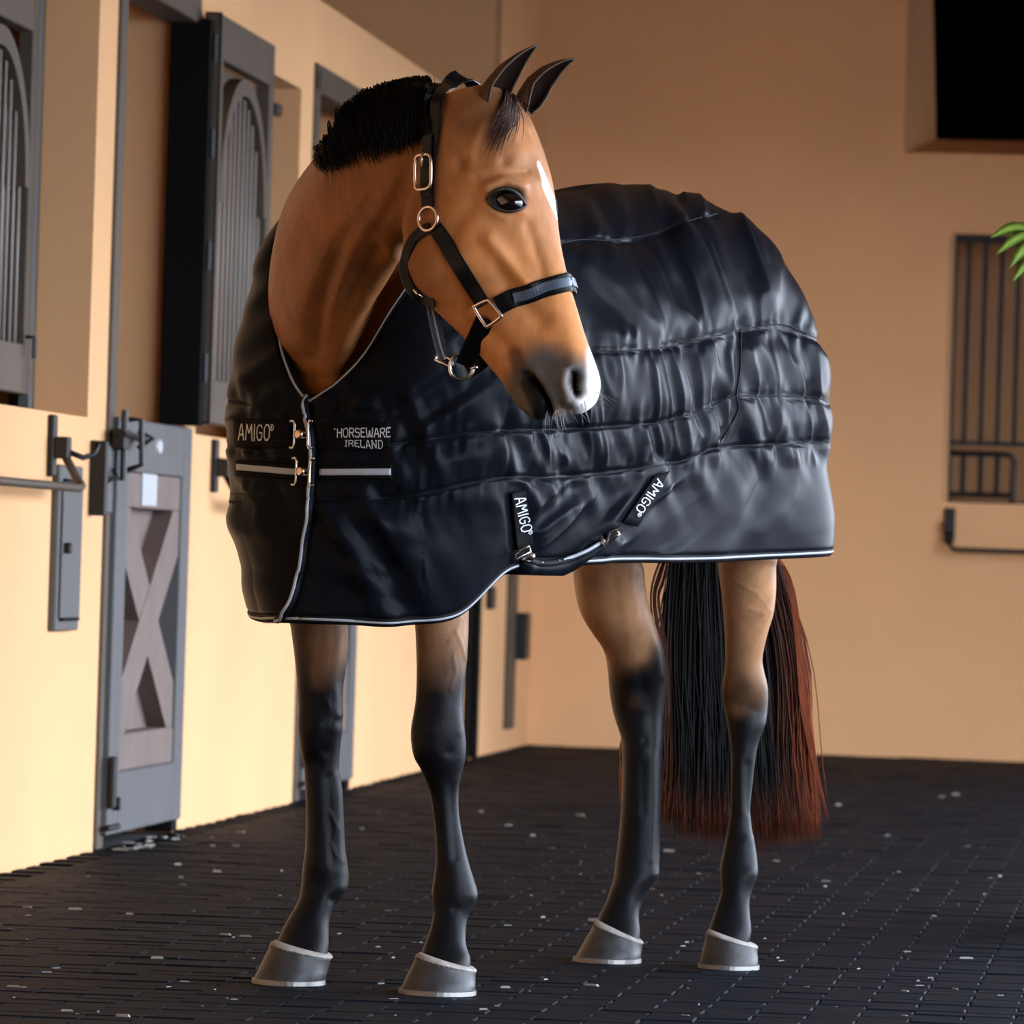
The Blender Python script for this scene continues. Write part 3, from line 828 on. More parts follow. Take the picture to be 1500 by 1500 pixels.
for (b_, t_, nm) in (((716, 158), (778, 60), 1), ((776, 146), (834, 78), -1)):
    off = .045 * nm
    base = mid(*b_) + HR * (.05 if nm > 0 else -.045) * 1.0
    base = P(b_[0], b_[1], base[1]); tip = P(t_[0], t_[1], base[1] - .03); base = base - (tip - base) * .16
    V, Fc = ear(base, tip, HN * .95 + HR * (.16 if nm > 0 else .12), .034 if nm > 0 else .031)
    eo = obj('ear', V, Fc, M_ear, horse, True); eo.data.materials.append(M_earo)
    for p_ in eo.data.polygons:
        if all((v_ % 30) < 15 for v_ in p_.vertices if v_ < 720) and max(p_.vertices) < 720: p_.material_index = 1
    for js in (0, 14):
        V2, F2 = tube(np.array([V[i * 30 + js] for i in range(24)]), .0022, 6); obj('ear_rim', V2, F2, M_rim, eo, True)
# --- hooves
M_hoof = mat('hoof_horn', (.030, .028, .027), .45, noise=(30, .35), bump=(90, .3, .002), spec=.28)
M_coro = mat('coronet', (.27, .24, .205), .7, noise=(60, .25), bump=(120, .5, .003))
M_shoe = mat('worn_steel', (.30, .29, .27), .45, metal=.9)
def hoof(co, ground, Yh):
    """co: coronet left,right photo points; ground: toe and heel photo points on the floor"""
    (ax_, ay), (bx, by) = co; (tx, ty), (qx, qy) = ground
    rings = []
    A0, B0_ = P(ax_, ay, Yh + .015), P(bx, by, Yh + .035)
    T0, Q0 = P(tx, ty, Yh), P(qx, qy, Yh); T0[2] = Q0[2] = .004
    def rg(a, b, dk, off=0):
        c_ = (a + b) / 2; h_ = (b - a) / 2
        th = np.linspace(0, 2 * np.pi, 36, endpoint=False)
        D = np.array([h_[1] * -.0, 1., 0]) * np.hypot(h_[0], h_[1]) * dk
        return c_ + np.cos(th)[:, None] * h_ + np.sin(th)[:, None] * D
    ts = [0, .06, .12, .2, .6, .97, 1.0]
    ex = [-.03, .012, .018, .0, .0, .0, -.01]
    for t, e_ in zip(ts, ex):
        a = A0 * (1 - t) + T0 * t; b = B0_ * (1 - t) + Q0 * t
        d = b - a
        rings.append(rg(a - d * e_, b + d * e_, 1.12))
    V, Fc = loft(rings[2:]); h_ = obj('hoof', V, Fc, M_hoof, horse, True)
    V, Fc = loft([rings[0], rings[1], rings[2], rings[3] * .7 + rings[2] * .3 + 0]); obj('coronet_band', V, Fc, M_coro, h_, True)
    base = rg(T0 - np.array([0, 0, .004]), Q0 - np.array([0, 0, .004]), 1.12)
    c_ = base.mean(0)
    s0 = c_ + (base - c_) * 1.03; s1 = s0 + np.array([0, 0, .009]); s2 = c_ + (base - c_) * 1.0 + np.array([0, 0, .010])
    V, Fc = loft([s0, s1, s2]); obj('horseshoe', V, Fc, M_shoe, h_, False)
hoof(((400, 1376), (487, 1398)), ((370, 1437), (475, 1440)), YA)
hoof(((613, 1394), (697, 1418)), ((585, 1452), (696, 1456)), YB)
hoof(((874, 1347), (942, 1378)), ((841, 1404), (938, 1408)), YC)
hoof(((1037, 1360), (1109, 1384)), ((1023, 1414), (1111, 1419)), YD)
# --- hair
def strands(paths, r, name, mtrl, cols=None, seg=3):
    V, Fc, Cc = [], [], []
    for i, p in enumerate(paths):
        k = len(p)
        rr = (r[i] if hasattr(r, '__len__') else r) * np.interp(np.linspace(0, 1, k), [0, .15, .7, 1], [.7, 1, .8, .12])
        v, f = tube(p, rr, seg)
        o = len(V); V.extend(v.tolist()); Fc.extend([[a + o for a in q] for q in f])
        if cols is not None:
            cc = np.repeat(cols[i], seg, 0); Cc.append(cc)
    o = obj(name, V, Fc, mtrl, horse, True)
    if cols is not None:
        at_ = o.data.color_attributes.new('hair', 'FLOAT_COLOR', 'POINT')
        C_ = np.concatenate(Cc); at_.data.foreach_set('color', np.concatenate([C_, np.ones((len(C_), 1))], 1).astype(np.float32).ravel())
    return o
M_hair = mat('hair', (.01, .008, .008), .5, vcol='hair', spec=.15)
BLK = np.array([.0022, .002, .0024]); RED = np.array([.34, .072, .018]); RDK = np.array([.09, .022, .009])
# tail
paths, cols, rad = [], [], []
for i in range(2600):
    u = rng.random(); v = rng.random()
    x0 = 985 + 150 * u; x1 = 968 + 232 * u ** 1.02 + rng.normal(0, 7)
    dY = (rng.random() - .5) * .12
    y1 = 1222 + 18 * (1 - abs(2 * u - 1.2)) + rng.normal(0, 9) - (40 * rng.random() ** 3) - 30 * (u < .12) * rng.random()
    Yt = 13.34 + dY * .6
    bow = 12 * math.sin(u * 3.1)
    wv = rng.normal(0, 5); xm = wv + x0 * .55 + x1 * .45 + (10 if u > .8 else -6 if u < .2 else 0)
    pts = [P(x0 * .7 + 1075 * .3, 690, Yt - .05), P(x0, 800, Yt), P(xm + rng.normal(0, 3), 960, Yt + .01), P(x0 * .22 + x1 * .78 + rng.normal(0, 4), 1110, Yt + .0), P(x1, y1, Yt + rng.normal(0, .012))]
    p = crom(pts, 14); paths.append(p); rad.append(.0013 * rng.uniform(.7, 1.3))
    tt_ = np.linspace(0, 1, 14)
    redness = np.clip(sstep(.74, 1.0, np.full(14, u)) * sstep(.15, .75, tt_) + sstep(.80, 1.0, tt_) * .55 + .5 * sstep(.10, .0, np.full(14, u)) * sstep(.3, .7, tt_), 0, 1) * rng.uniform(.35, 1.15)  # red glow of sunlit, translucent tips and outer hairs painted into the colour
    redness = np.clip(redness, 0, 1)[:, None]
    cols.append(BLK * (1 - redness) + (RED if rng.random() < .55 else RDK) * redness)
for i in range(70):          # loose hairs at both edges
    lf = i < 40
    u = rng.random()
    if lf: pts = [P(985, 790, 13.3), P(962 + 12 * u, 830 + 20 * u, 13.3), P(952 + 14 * u, 880, 13.3), P(962 + 16 * u, 960, 13.3), P(972 + 10 * u, 1080, 13.3)]
    else: pts = [P(1130, 800, 13.3), P(1150 + 10 * u, 850, 13.3), P(1162 + 12 * u, 930, 13.3), P(1172 + 14 * u, 1050, 13.3), P(1198 + 16 * u, 1150 + 60 * u, 13.3)]
    paths.append(crom(pts, 14)); rad.append(.0008); cols.append(np.tile(RDK if lf else RED * .8, (14, 1)))
for i in range(40):          # lock behind the off hind cannon
    u = rng.random()
    pts = [P(960, 980, 13.32), P(930, 1040, 13.3), P(912 - 4 * u, 1090, 13.28), P(907 + 4 * u, 1130, 13.28), P(908 + 5 * u, 1180 - 18 * u, 13.28)]
    paths.append(crom(pts, 14)); rad.append(.0011); cols.append(np.tile(RED, (14, 1)))
strands(paths, rad, 'tail', M_hair, cols)
# mane: short pulled hair falling on the near side of the crest
crest = [(420, 300), (446, 250), (478, 198), (505, 150), (545, 124), (590, 112), (640, 106), (668, 112), (690, 116)]
cr = crom(crest, 200)
paths, cols, rad = [], [], []
for i in range(4200):
    j = int(rng.random() * 199); cx, cy = cr[j]
    t = j / 199
    if t < .22 or t > .71: continue
    h, nn = None, None
    off = rng.uniform(2, 10)
    # start near the crest, a little inside the outline
    base = np.array([cx + 5, cy + 8]) + rng.normal(0, 3, 2) + np.array([0, 22 * rng.random() ** 2])
    h, nn = hit(hb, *base)
    if h is None: continue
    ln = np.interp(t, [.22, .35, .5, .75, .95, 1], [20, 62, 88, 80, 52, 40]) * rng.uniform(.75, 1.08)
    dr = np.array([np.interp(t, [0, .4, .7, 1], [.1, .25, -.05, -.3]) + rng.normal(0, .08), 1.0]); dr /= np.linalg.norm(dr)
    q = [h - nn * .004 + UP * .0]
    ok = True
    for k in range(1, 7):
        f = k / 6
        pxy = base + dr * ln * f
        hh, n2 = hit(hb, *pxy)
        if hh is None: ok = False; break
        lift = .016 * math.sin(math.pi * min(1, f * .85 + .12)) + .003
        q.append(hh + n2 * lift * rng.uniform(.7, 1.2))
    if not ok: continue
    top = h + np.array([0, .02, .014])
    paths.append(crom([top] + q, 11)); rad.append(.0016 * rng.uniform(.7, 1.3)); cols.append(np.tile(BLK * rng.uniform(.6, 1.8), (11, 1)))
# hair standing over the crest line so that the outline is full
for i in range(500):
    j = int(rng.random() * 199); t = j / 199
    if t < .25: continue
    cx, cy = cr[j]
    if t > .71: continue
    a = P(cx + rng.normal(0, 3), cy + 10, 11.51 - .12 * t); b = a + np.array([rng.normal(0, .003), -.045, .004]); c_ = b + np.array([rng.normal(0, .003) + .004, -.025, -.03]); d = c_ + np.array([.006, -.008, -.06])
    paths.append(crom([a - np.array([0, -.03, .02]), a, b, c_, d], 11)); rad.append(.0016); cols.append(np.tile(BLK, (11, 1)))
strands(paths, rad, 'mane', M_hair, cols)
# forelock
paths, cols, rad = [], [], []
for i in range(700):
    u = rng.random()
    st = np.array([738 + 26 * u, 132 + rng.normal(0, 5)])
    en = np.array([712 + 70 * u ** .9 + rng.normal(0, 6), 186 + rng.normal(0, 14) + 22 * (u < .4) - 8 * u])
    q = []
    for f in np.linspace(0, 1, 6):
        pxy = st * (1 - f) + en * f + np.array([6 * math.sin(f * 3), 0])
        hh, n2 = hit(hb, *pxy)
        if hh is None: break
        q.append(hh + n2 * (.004 + .010 * math.sin(f * 2.6)))
    if len(q) < 6: continue
    paths.append(crom(q, 10)); rad.append(.0010); cols.append(np.tile(np.array([.050, .024, .018]) * rng.uniform(.5, 1.6), (10, 1)))
strands(paths, rad, 'forelock', M_hair, cols)
# ------------------------------------------------------------------ quilted stable rug
S0, S1 = -.275, 1.50
def tab(s, xs, ys):
    """smooth interpolation of a table"""
    xs = np.asarray(xs, float); ys = np.asarray(ys, float)
    m_ = np.gradient(ys, xs)
    i = np.clip(np.searchsorted(xs, s) - 1, 0, len(xs) - 2)
    h_ = xs[i + 1] - xs[i]; t = np.clip((s - xs[i]) / h_, 0, 1)
    return (2*t**3-3*t**2+1)*ys[i] + (t**3-2*t**2+t)*h_*m_[i] + (-2*t**3+3*t**2)*ys[i+1] + (t**3-t**2)*h_*m_[i+1]
NS, NT = 460, 190
tq = np.linspace(0, 1, NS)
sA = S0 + (S1 - S0) * (1 - np.cos(np.pi * tq)) / 2
sA = .55 * sA + .45 * (S0 + (S1 - S0) * tq)
sA[0], sA[-1] = S0, S1
def rug_w(s):
    base = tab(s, [-.275, -.2, -.1, 0, .15, .4, .8, 1.15, 1.35, 1.5], [.30, .305, .318, .325, .328, .336, .336, .334, .332, .332])
    f = np.clip((s - S0) / .27, 0, 1); f = (1 - (1 - f) ** 2.3) ** (1 / 2.0)
    r = np.clip((S1 - s) / .30, 0, 1); r = (1 - (1 - r) ** 2.6) ** (1 / 2.2)
    return base * f * r
def rug_top(s): return tab(s, [-.275, .10, .2, .45, .65, .85, 1.05, 1.2, 1.35, 1.45, 1.5], [1.66, 1.665, 1.665, 1.635, 1.645, 1.67, 1.688, 1.672, 1.60, 1.52, 1.46])
S_W = .13
def collar_l(s): return tab(s, [-.275, -.25, -.21, -.16, -.10, -.03, .04, .10, .13], [0, .055, .115, .162, .185, .18, .14, .06, 0])
def collar_z(s): return tab(s, [-.275, -.25, -.21, -.16, -.10, -.03, .04, .10, .13], [1.172, 1.215, 1.305, 1.42, 1.51, 1.58, 1.63, 1.655, 1.665])
def hem_z(s): return tab(s, [-.275, -.2, -.12, -.07, -.03, .01, .05, .10, .2, .3, .8, 1.4, 1.5], [.742, .740, .748, .762, .790, .825, .850, .862, .868, .874, .888, .914, .918])
def rug_point(s, v):
    """v 0 (spine or collar) .. 1 (hem); returns l>=0 and z"""
    w_ = rug_w(s); fr = s < S_W
    lc = np.where(fr, collar_l(s), 0); zc = np.where(fr, collar_z(s), rug_top(s))
    lc = np.minimum(lc, w_ * .92)
    zw = tab(s, [-.275, -.1, .2, .8, 1.3, 1.5], [1.02, 1.10, 1.16, 1.17, 1.12, 1.10])
    zh = hem_z(s)
    vm = .55
    ph = np.clip(v / vm, 0, 1) * np.pi / 2
    ex = tab(s, [-.275, .1, .5, 1.0, 1.3, 1.5], [.9, .9, .95, .92, .9, .9])
    l = lc + (w_ - lc) * np.sin(ph) ** ex
    z = zw + (zc - zw) * np.cos(ph) ** 1.0
    dn = np.clip((v - vm) / (1 - vm), 0, 1)
    low = tab(s, [-.275, -.1, .1, .5, 1.1, 1.35, 1.5], [-.075, -.065, -.04, -.01, .0, .010, .010])
    z = np.where(v > vm, zw + (zh - zw) * dn, z)
    l = np.where(v > vm, w_ + low * np.minimum(1, w_ / .2) * dn ** 1.5, l)
    return l, z
vA = np.linspace(0, 1, NT)
SS, VV = np.meshgrid(sA, vA, indexing='ij')
Lr, Zr = rug_point(SS.ravel(), VV.ravel())
# the ends of the loft are vertical seams; let the tail end slope in plan
back_ext = np.zeros_like(Lr)
sfl = SS.ravel()
lean = -.015 * sstep(1.1, 1.5, sfl) * sstep(1.0, 1.62, Zr)        # the rump leans forward above
def local_to_world(s, l, z): return HO + s[:, None] * HB + l[:, None] * HL + z[:, None] * np.array([0, 0, 1.])
def seam_fields(px, left):
    """quilting on one side; px = photo position of the point (mirrored for the off side)"""
    d_ = np.zeros(len(px)); mask = np.zeros(len(px))
    return d_, mask
SEAMS = [[(800, 360), (850, 351), (885, 352), (945, 345), (1000, 326), (1050, 313)],
         [(700, 524), (800, 522), (880, 515), (960, 511), (1050, 492), (1085, 484), (1140, 475), (1175, 486), (1205, 500)],
         [(560, 652), (620, 645), (680, 636), (745, 630), (830, 629), (960, 620), (1020, 604), (1060, 588), (1078, 580), (1140, 580), (1195, 582), (1215, 590)],
         [(560, 730), (620, 724), (690, 709), (748, 699), (800, 700), (850, 698), (930, 688), (1000, 675), (1045, 657), (1100, 652), (1215, 648)]]
SEAMS_F = [[(325, 652), (380, 656), (440, 664), (520, 664), (575, 652)], [(330, 722), (440, 730), (520, 733), (575, 729)], [(320, 585), (400, 600), (440, 606), (520, 606), (580, 596)]]
VERT = [[(745, 590), (747, 640), (746, 700), (750, 830)], [(1085, 482), (1084, 540), (1078, 582), (1082, 600), (1060, 640), (1048, 656)]]
def quilting(px, base, front):
    """returns outward displacement in metres"""
    out = np.zeros(len(px))
    amp = np.ones(len(px))
    dmin = np.full(len(px), 1e3)
    for ln in SEAMS + SEAMS_F:
        d, t = dpoly(px, ln); dmin = np.minimum(dmin, d)
        fade = 1.0 if ln not in SEAMS_F else .45
        out -= fade * (.0055 * np.exp(-(d / 3.6) ** 2) + .0065 * np.exp(-(d / 20.) ** 2))
    for ln in VERT:
        d, t = dpoly(px, ln); out -= .004 * np.exp(-(d / 3.4) ** 2) + .003 * np.exp(-(d / 15.) ** 2)
    # puckers standing off the seams
    nx = vnoise(np.stack([px[:, 0] / 9.0 + .012 * px[:, 1], px[:, 1] / 95., base[:, 0] * 0], 1))
    nx2 = vnoise(np.stack([px[:, 0] / 21.0 - .02 * px[:, 1], px[:, 1] / 130. + 7, base[:, 0] * 0], 1))
    out += .0050 * nx * np.exp(-(dmin / 26.) ** 2) * (1 - np.exp(-(dmin / 5.) ** 2)) + .0085 * nx2 * np.exp(-(dmin / 60.) ** 2)
    # long soft folds
    X, Y = px[:, 0], px[:, 1]
    def fold(ang_, wl, ln_, seed):
        ca, sa = math.cos(ang_), math.sin(ang_)
        u = X * ca + Y * sa; v = -X * sa + Y * ca
        n_ = vnoise(np.stack([u / ln_ + seed, v / wl + seed * 1.7, np.full(len(X), seed * .31)], 1))
        return np.sign(n_) * np.abs(n_) ** .8, 1 - np.abs(n_) * 2
    f1, r1 = fold(math.radians(50), 26, 150, 3.1)       # upper flank, running down to the rear
    f2, r2 = fold(math.radians(68), 20, 140, 5.7)
    up_ = sstep(520, 470, Y) * sstep(790, 850, X) * sstep(1190, 1120, X)
    out += up_ * (.0125 * f1 * sstep(1080, 900, X + .2 * (Y - 300)) + .011 * f2 * sstep(880, 1010, X))
    out += .012 * up_ * np.maximum(0, r2 - .1) * sstep(900, 1020, X) * .6
    f3, r3 = fold(math.radians(-38), 24, 190, 9.3)      # belly panel, running up to the rear
    lo_ = sstep(690, 725, Y) * sstep(745, 770, X) * sstep(1060, 960, X)
    out += lo_ * (.012 * f3 + .009 * np.maximum(0, r3))
    f4, r4 = fold(math.radians(-58), 30, 130, 2.2)
    hq_ = sstep(650, 690, Y) * sstep(960, 1060, X)
    out += hq_ * (.010 * f4)
    f5, r5 = fold(math.radians(62), 34, 150, 6.6)       # shoulder
    sh_ = sstep(720, 760, Y) * sstep(755, 700, X) * sstep(430, 500, X)
    out += sh_ * .012 * f5
    f6, r6 = fold(math.radians(-35), 22, 120, 12.4)
    ch_ = sstep(660, 620, Y) * sstep(760, 690, X)
    out += ch_ * .0065 * f6
    f7, r7 = fold(math.radians(80), 17, 90, 15.4)
    md_ = sstep(490, 520, Y) * sstep(690, 660, Y) * sstep(740, 780, X)
    out += md_ * (.0065 * f7 + .006 * np.maximum(0, r7))
    f8, r8 = fold(math.radians(15), 28, 110, 21.)
    out += (Y > 735) * (X < 620) * .007 * f8
    out += .009 * vnoise(px / 85.0) + .0012 * vnoise(px / 30.0 + 40)
    for ln in ([(968, 690), (916, 774)], [(756, 722), (766, 806)], [(345, 636), (428, 636)], [(474, 638), (571, 638)], [(349, 685), (436, 691)], [(470, 691), (574, 691)]):
        d, t = dpoly(px, ln); k = np.exp(-(d / 19.) ** 4); out = out * (1 - k) - .003 * k
    # fullness between hem and last seam
    return out
tn = np.linspace(0, 1, NS)
RUGP = {}
sides = {}
for sd in (1, -1):
    base = local_to_world(sfl - lean * 1.0, Lr * sd, Zr)
    sides[sd] = base
def grid_normals(Pg):
    G = Pg.reshape(NS, NT, 3)
    a = np.gradient(G, axis=0); b = np.gradient(G, axis=1)
    n_ = np.cross(a, b); n_ /= np.linalg.norm(n_, axis=2)[:, :, None] + 1e-9
    return n_.reshape(-1, 3)
nor = {}
for sd in (1, -1):
    n_ = grid_normals(sides[sd])
    cen = HW(.6, 0, 1.2)
    if sd == 1 and (n_[NS // 2 * NT + NT // 2] @ HL) < 0: n_ = -n_
    if sd == -1 and (n_[NS // 2 * NT + NT // 2] @ -HL) < 0: n_ = -n_
    nor[sd] = n_
# shared columns at the two ends: average the two sides' normals
for col_ in (0, NS - 1):
    sl = slice(col_ * NT, (col_ + 1) * NT)
    avg = np.tile((-HB if col_ == 0 else HB), (NT, 1)); nor[1][sl] = avg; nor[-1][sl] = avg
pxm = proj(sides[1])
disp = {}
for sd in (1, -1):
    visible_front = (nor[sd] @ FW < .1)
    pxs = proj(sides[sd])
    use = pxs if sd == 1 else np.where(((sfl < .05))[:, None], pxs, pxm)
    disp[sd] = quilting(use, np.stack([sfl, Lr, Zr], 1), sd)
    disp[sd] -= .010 * np.exp(-((1 - VV.ravel()) / .012) ** 2)             # bound hem is pulled in
    disp[sd] -= .008 * np.exp(-(VV.ravel() / .02) ** 2) * (sfl < S_W)
# overlap of the near front over the off front
FLAP = [(428, 575), (448, 612), (456, 645), (456, 700), (450, 760), (441, 830), (432, 880), (418, 905), (400, 913), (368, 908)]
def blend_ends(a, b):
    for col_ in (0, NS - 1):
        sl = slice(col_ * NT, (col_ + 1) * NT)
        m_ = (a[sl] + b[sl]) / 2; a[sl] = m_; b[sl] = m_
blend_ends(disp[1], disp[-1])
V1 = sides[1] + nor[1] * disp[1][:, None]; V2 = sides[-1] + nor[-1] * disp[-1][:, None]
nv = NS * NT
def vid(i, j, sd):
    k = i * NT + j
    if sd == 1: return k
    if i == 0 or i == NS - 1: return k
    if j == 0 and sA[i] >= S_W: return k
    return nv + k
VR = np.concatenate([V1, V2])
FR = []
for sd in (1, -1):
    for i in range(NS - 1):
        for j in range(NT - 1):
            q = [vid(i, j, sd), vid(i + 1, j, sd), vid(i + 1, j + 1, sd), vid(i, j + 1, sd)]
            q2 = []
            for a in q:
                if a not in q2: q2.append(a)
            if len(q2) >= 3: FR.append(q2 if sd == 1 else q2[::-1])
used = np.unique(np.concatenate([np.array(f) for f in FR])); remap = -np.ones(len(VR), int); remap[used] = np.arange(len(used))
VR = VR[used]; FR = [[int(remap[a]) for a in f] for f in FR]
M_rug = mat('rug_nylon', (.0045, .0053, .0078), .31, bump=(900, .05, .001), spec=.034)
M_band = mat('black_binding', (.004, .004, .005), .6, spec=.12)
M_pipe = mat('silver_piping', (.30, .32, .35), .42)
M_let = mat('woven_lettering', (.48, .49, .50), .55)
M_patch = mat('black_woven_label', (.003, .003, .0035), .7, spec=.06)
M_chrome = mat('nickel', (.62, .58, .54), .22, metal=1.)
M_brass = mat('warm_rivet', (.70, .50, .38), .25, metal=1.)
rug = root('horse_rug', HW(.55, 0, 0) * 1, 'black quilted stable rug with silver piping worn by the bay horse', 'horse rug')
shell = obj('shell', VR, FR, M_rug, rug, True)
bm = bmesh.new(); bm.from_mesh(shell.data); bmesh.ops.recalc_face_normals(bm, faces=bm.faces[:]); bm.to_mesh(shell.data); bm.free()
sm = shell.modifiers.new('thickness', 'SOLIDIFY'); sm.thickness = .010; sm.offset = -1
off = wloc(shell)
rb = BVHTree.FromPolygons(VR.tolist(), FR)
def rhit(px, py, lift=.0):
    d = ray(px, py); d = d / np.linalg.norm(d)
    h = rb.ray_cast(Vector(CAM), Vector(d))
    if h[0] is None: return None, None
    n_ = np.array(h[1]); n_ = n_ if n_ @ d < 0 else -n_
    return np.array(h[0]) + n_ * lift, n_
def edge_curve(sd, j):
    b = (V1 if sd == 1 else V2).reshape(NS, NT, 3)[:, j]
    return b
def binding(pts, nrm, down, name1, name2, w_band=.010, r=.0032):
    """black edge binding with a silver cord along its middle"""
    V, Fc = tube(pts, w_band, 8); a = obj(name1, V, Fc, M_band, rug, True)
    q = pts + nrm * (w_band * .75) + np.asarray(down) * .004
    V, Fc = tube(q, r, 8); obj(name2, V, Fc, M_pipe, a, True)
# hem all the way round (near side from the chest to the tail, then back along the off side)
def smooth(p, k=7):
    q = p.copy()
    for _ in range(k): q[1:-1] = (q[:-2] + q[1:-1] * 2 + q[2:]) / 4
    return q
for sd in (1, -1):
    c_ = smooth(edge_curve(sd, NT - 1)[::2]); nn = nor[sd].reshape(NS, NT, 3)[::2, NT - 3]
    binding(c_, nn, (0, 0, .0), 'hem_binding', 'hem_piping')
    k = sA < S_W + .01
    c_ = smooth(edge_curve(sd, 0)[k][::2], 3); nn = nor[sd].reshape(NS, NT, 3)[k][::2, 3]
    binding(c_, nn, (0, 0, -.006), 'collar_binding', 'collar_piping', .009, .003)
# ------------------------------------------------------------------ rug fittings
def resample(pts, step):
    p = np.asarray(pts, float); d = np.r_[0, np.cumsum(np.linalg.norm(np.diff(p, axis=0), axis=1))]
    k = max(2, int(round(d[-1] / step)) + 1); u = np.linspace(0, d[-1], k)
    return np.stack([np.interp(u, d, p[:, i]) for i in range(p.shape[1])], 1)
def on_rug(line, lift, step=3.0, curve=True):
    l = crom(line, 60) if curve else np.asarray(line, float)
    P3, N3 = [], []
    for q in resample(l, step):
        h, n_ = rhit(q[0], q[1], lift)
        if h is None: continue
        P3.append(h); N3.append(n_)
    return smooth(np.array(P3), 3), np.array(N3)
def decal(quad, name, mtrl, parent, lift=.003, nu=20, nv=8, th=.003):
    a, b, c_, d = [np.array(q, float) for q in quad]
    V = []
    for i in range(nu + 1):
        for j in range(nv + 1):
            u, v = i / nu, j / nv
            q = a * (1 - u) * (1 - v) + b * u * (1 - v) + c_ * u * v + d * (1 - u) * v
            h, n_ = rhit(q[0], q[1], lift)
            if h is None: h = V[-1]
            V.append(h)
    Fc = [(i * (nv + 1) + j, (i + 1) * (nv + 1) + j, (i + 1) * (nv + 1) + j + 1, i * (nv + 1) + j + 1) for i in range(nu) for j in range(nv)]
    o = obj(name, V, Fc, mtrl, parent, True)
    md_ = o.modifiers.new('thickness', 'SOLIDIFY'); md_.thickness = th; md_.offset = 0
    return o
GL = {  # stroke letters in a 1-high box: width, strokes
 'A': (.62, [[(0, 0), (.26, 1), (.36, 1), (.62, 0)], [(.12, .34), (.50, .34)]]),
 'M': (.74, [[(0, 0), (.09, 1), (.37, .4), (.65, 1), (.74, 0)]]),
 'I': (.10, [[(.05, 0), (.05, 1)]]),
 'G': (.62, [[(.58, .82), (.46, .98), (.2, .98), (.03, .75), (.03, .25), (.2, .02), (.46, .02), (.6, .2), (.6, .46), (.34, .46)]]),
 'O': (.66, [[(.2, .02), (.03, .25), (.03, .75), (.2, .98), (.46, .98), (.63, .75), (.63, .25), (.46, .02), (.2, .02)]]),
 'H': (.6, [[(.03, 0), (.03, 1)], [(.57, 0), (.57, 1)], [(.03, .5), (.57, .5)]]),
 'R': (.6, [[(.03, 0), (.03, .97), (.45, .97), (.57, .85), (.57, .6), (.45, .48), (.03, .48)], [(.3, .48), (.6, 0)]]),
 'S': (.58, [[(.55, .85), (.45, .97), (.12, .97), (.03, .85), (.03, .62), (.12, .52), (.45, .48), (.55, .38), (.55, .13), (.45, .03), (.12, .03), (.03, .15)]]),
 'E': (.52, [[(.52, .97), (.03, .97), (.03, .03), (.52, .03)], [(.03, .52), (.42, .52)]]),
 'W': (.9, [[(.02, 1), (.12, .03), (.34, .03), (.45, .75), (.56, .03), (.78, .03), (.88, 1)]]),
 'L': (.5, [[(.05, 1), (.05, .03), (.5, .03)], [(-.03, .98), (.16, .98)], [(.5, .03), (.5, .2)]]),
 'N': (.66, [[(.05, 0), (.05, .97), (.6, .03), (.6, 1)], [(-.03, .97), (.08, .97)], [(.5, .98), (.7, .98)], [(-.04, .02), (.15, .02)]]),
 'D': (.62, [[(.05, .03), (.05, .97), (.4, .97), (.58, .75), (.58, .25), (.4, .03), (.05, .03)]]),
 'i': (.2, [[(.1, 0), (.1, 1)], [(-.02, .98), (.22, .98)], [(-.02, .02), (.22, .02)]]),
 '"': (.2, [[(.02, 1), (.14, 1)], [(.08, 1), (.08, .82)]]),
}
def lettering(text, org, ex, ey, name, parent, lift=.006, bold=.13, gap=.16, reg=False, mtrl=None):
    """flat strokes laid on the rug; org, ex (reading direction per unit), ey (letter height) in photo pixels"""
    org, ex, ey = [np.array(a, float) for a in (org, ex, ey)]
    V, Fc = [], []
    x = 0
    strokes = []
    for ch in text:
        w_, st = GL[ch]
        for s_ in st: strokes.append(([(x + a, b) for a, b in s_], bold))
        x += w_ + gap
    if reg:
        cx, cy, r_ = x + .02, .80, .19
        strokes.append(([(cx + r_ * math.cos(a), cy + r_ * math.sin(a)) for a in np.linspace(0, 2 * math.pi, 13)], .06))
        strokes.append(([(cx - .06, cy - .09), (cx - .06, cy + .09), (cx + .05, cy + .07), (cx + .04, cy), (cx - .06, cy), (cx + .07, cy - .09)], .05))
    for s_, bw in strokes:
        p = resample(s_, .09) if len(s_) < 9 else np.array(s_)
        t = np.gradient(p, axis=0); t /= np.linalg.norm(t, axis=1)[:, None] + 1e-9
        nrm_ = np.stack([-t[:, 1], t[:, 0]], 1) * bw / 2
        p[0] -= t[0] * bw * .35; p[-1] += t[-1] * bw * .35
        o = len(V)
        for q in np.concatenate([p + nrm_, p - nrm_]):
            px = org + ex * q[0] + ey * q[1]
            h, n_ = rhit(px[0], px[1], lift)
            V.append(h if h is not None else V[-1])
        k = len(p)
        for i in range(k - 1): Fc.append((o + i, o + i + 1, o + k + i + 1, o + k + i))
    return obj(name, V, Fc, mtrl or M_let, parent)
# the near front laps over the off front: bound edge with piping running down to the hem
c_, nn = on_rug([(449, 587), (453, 612), (458, 640), (459, 680), (456, 730), (449, 790), (441, 840), (430, 880), (415, 902), (398, 908)], .006)
V, Fc = tube(c_, .0085, 8); fe = obj('front_edge_binding', V, Fc, M_band, rug, True)
V, Fc = tube(c_ + nn * .008, .0034, 8); obj('front_edge_piping', V, Fc, M_pipe, fe, True)
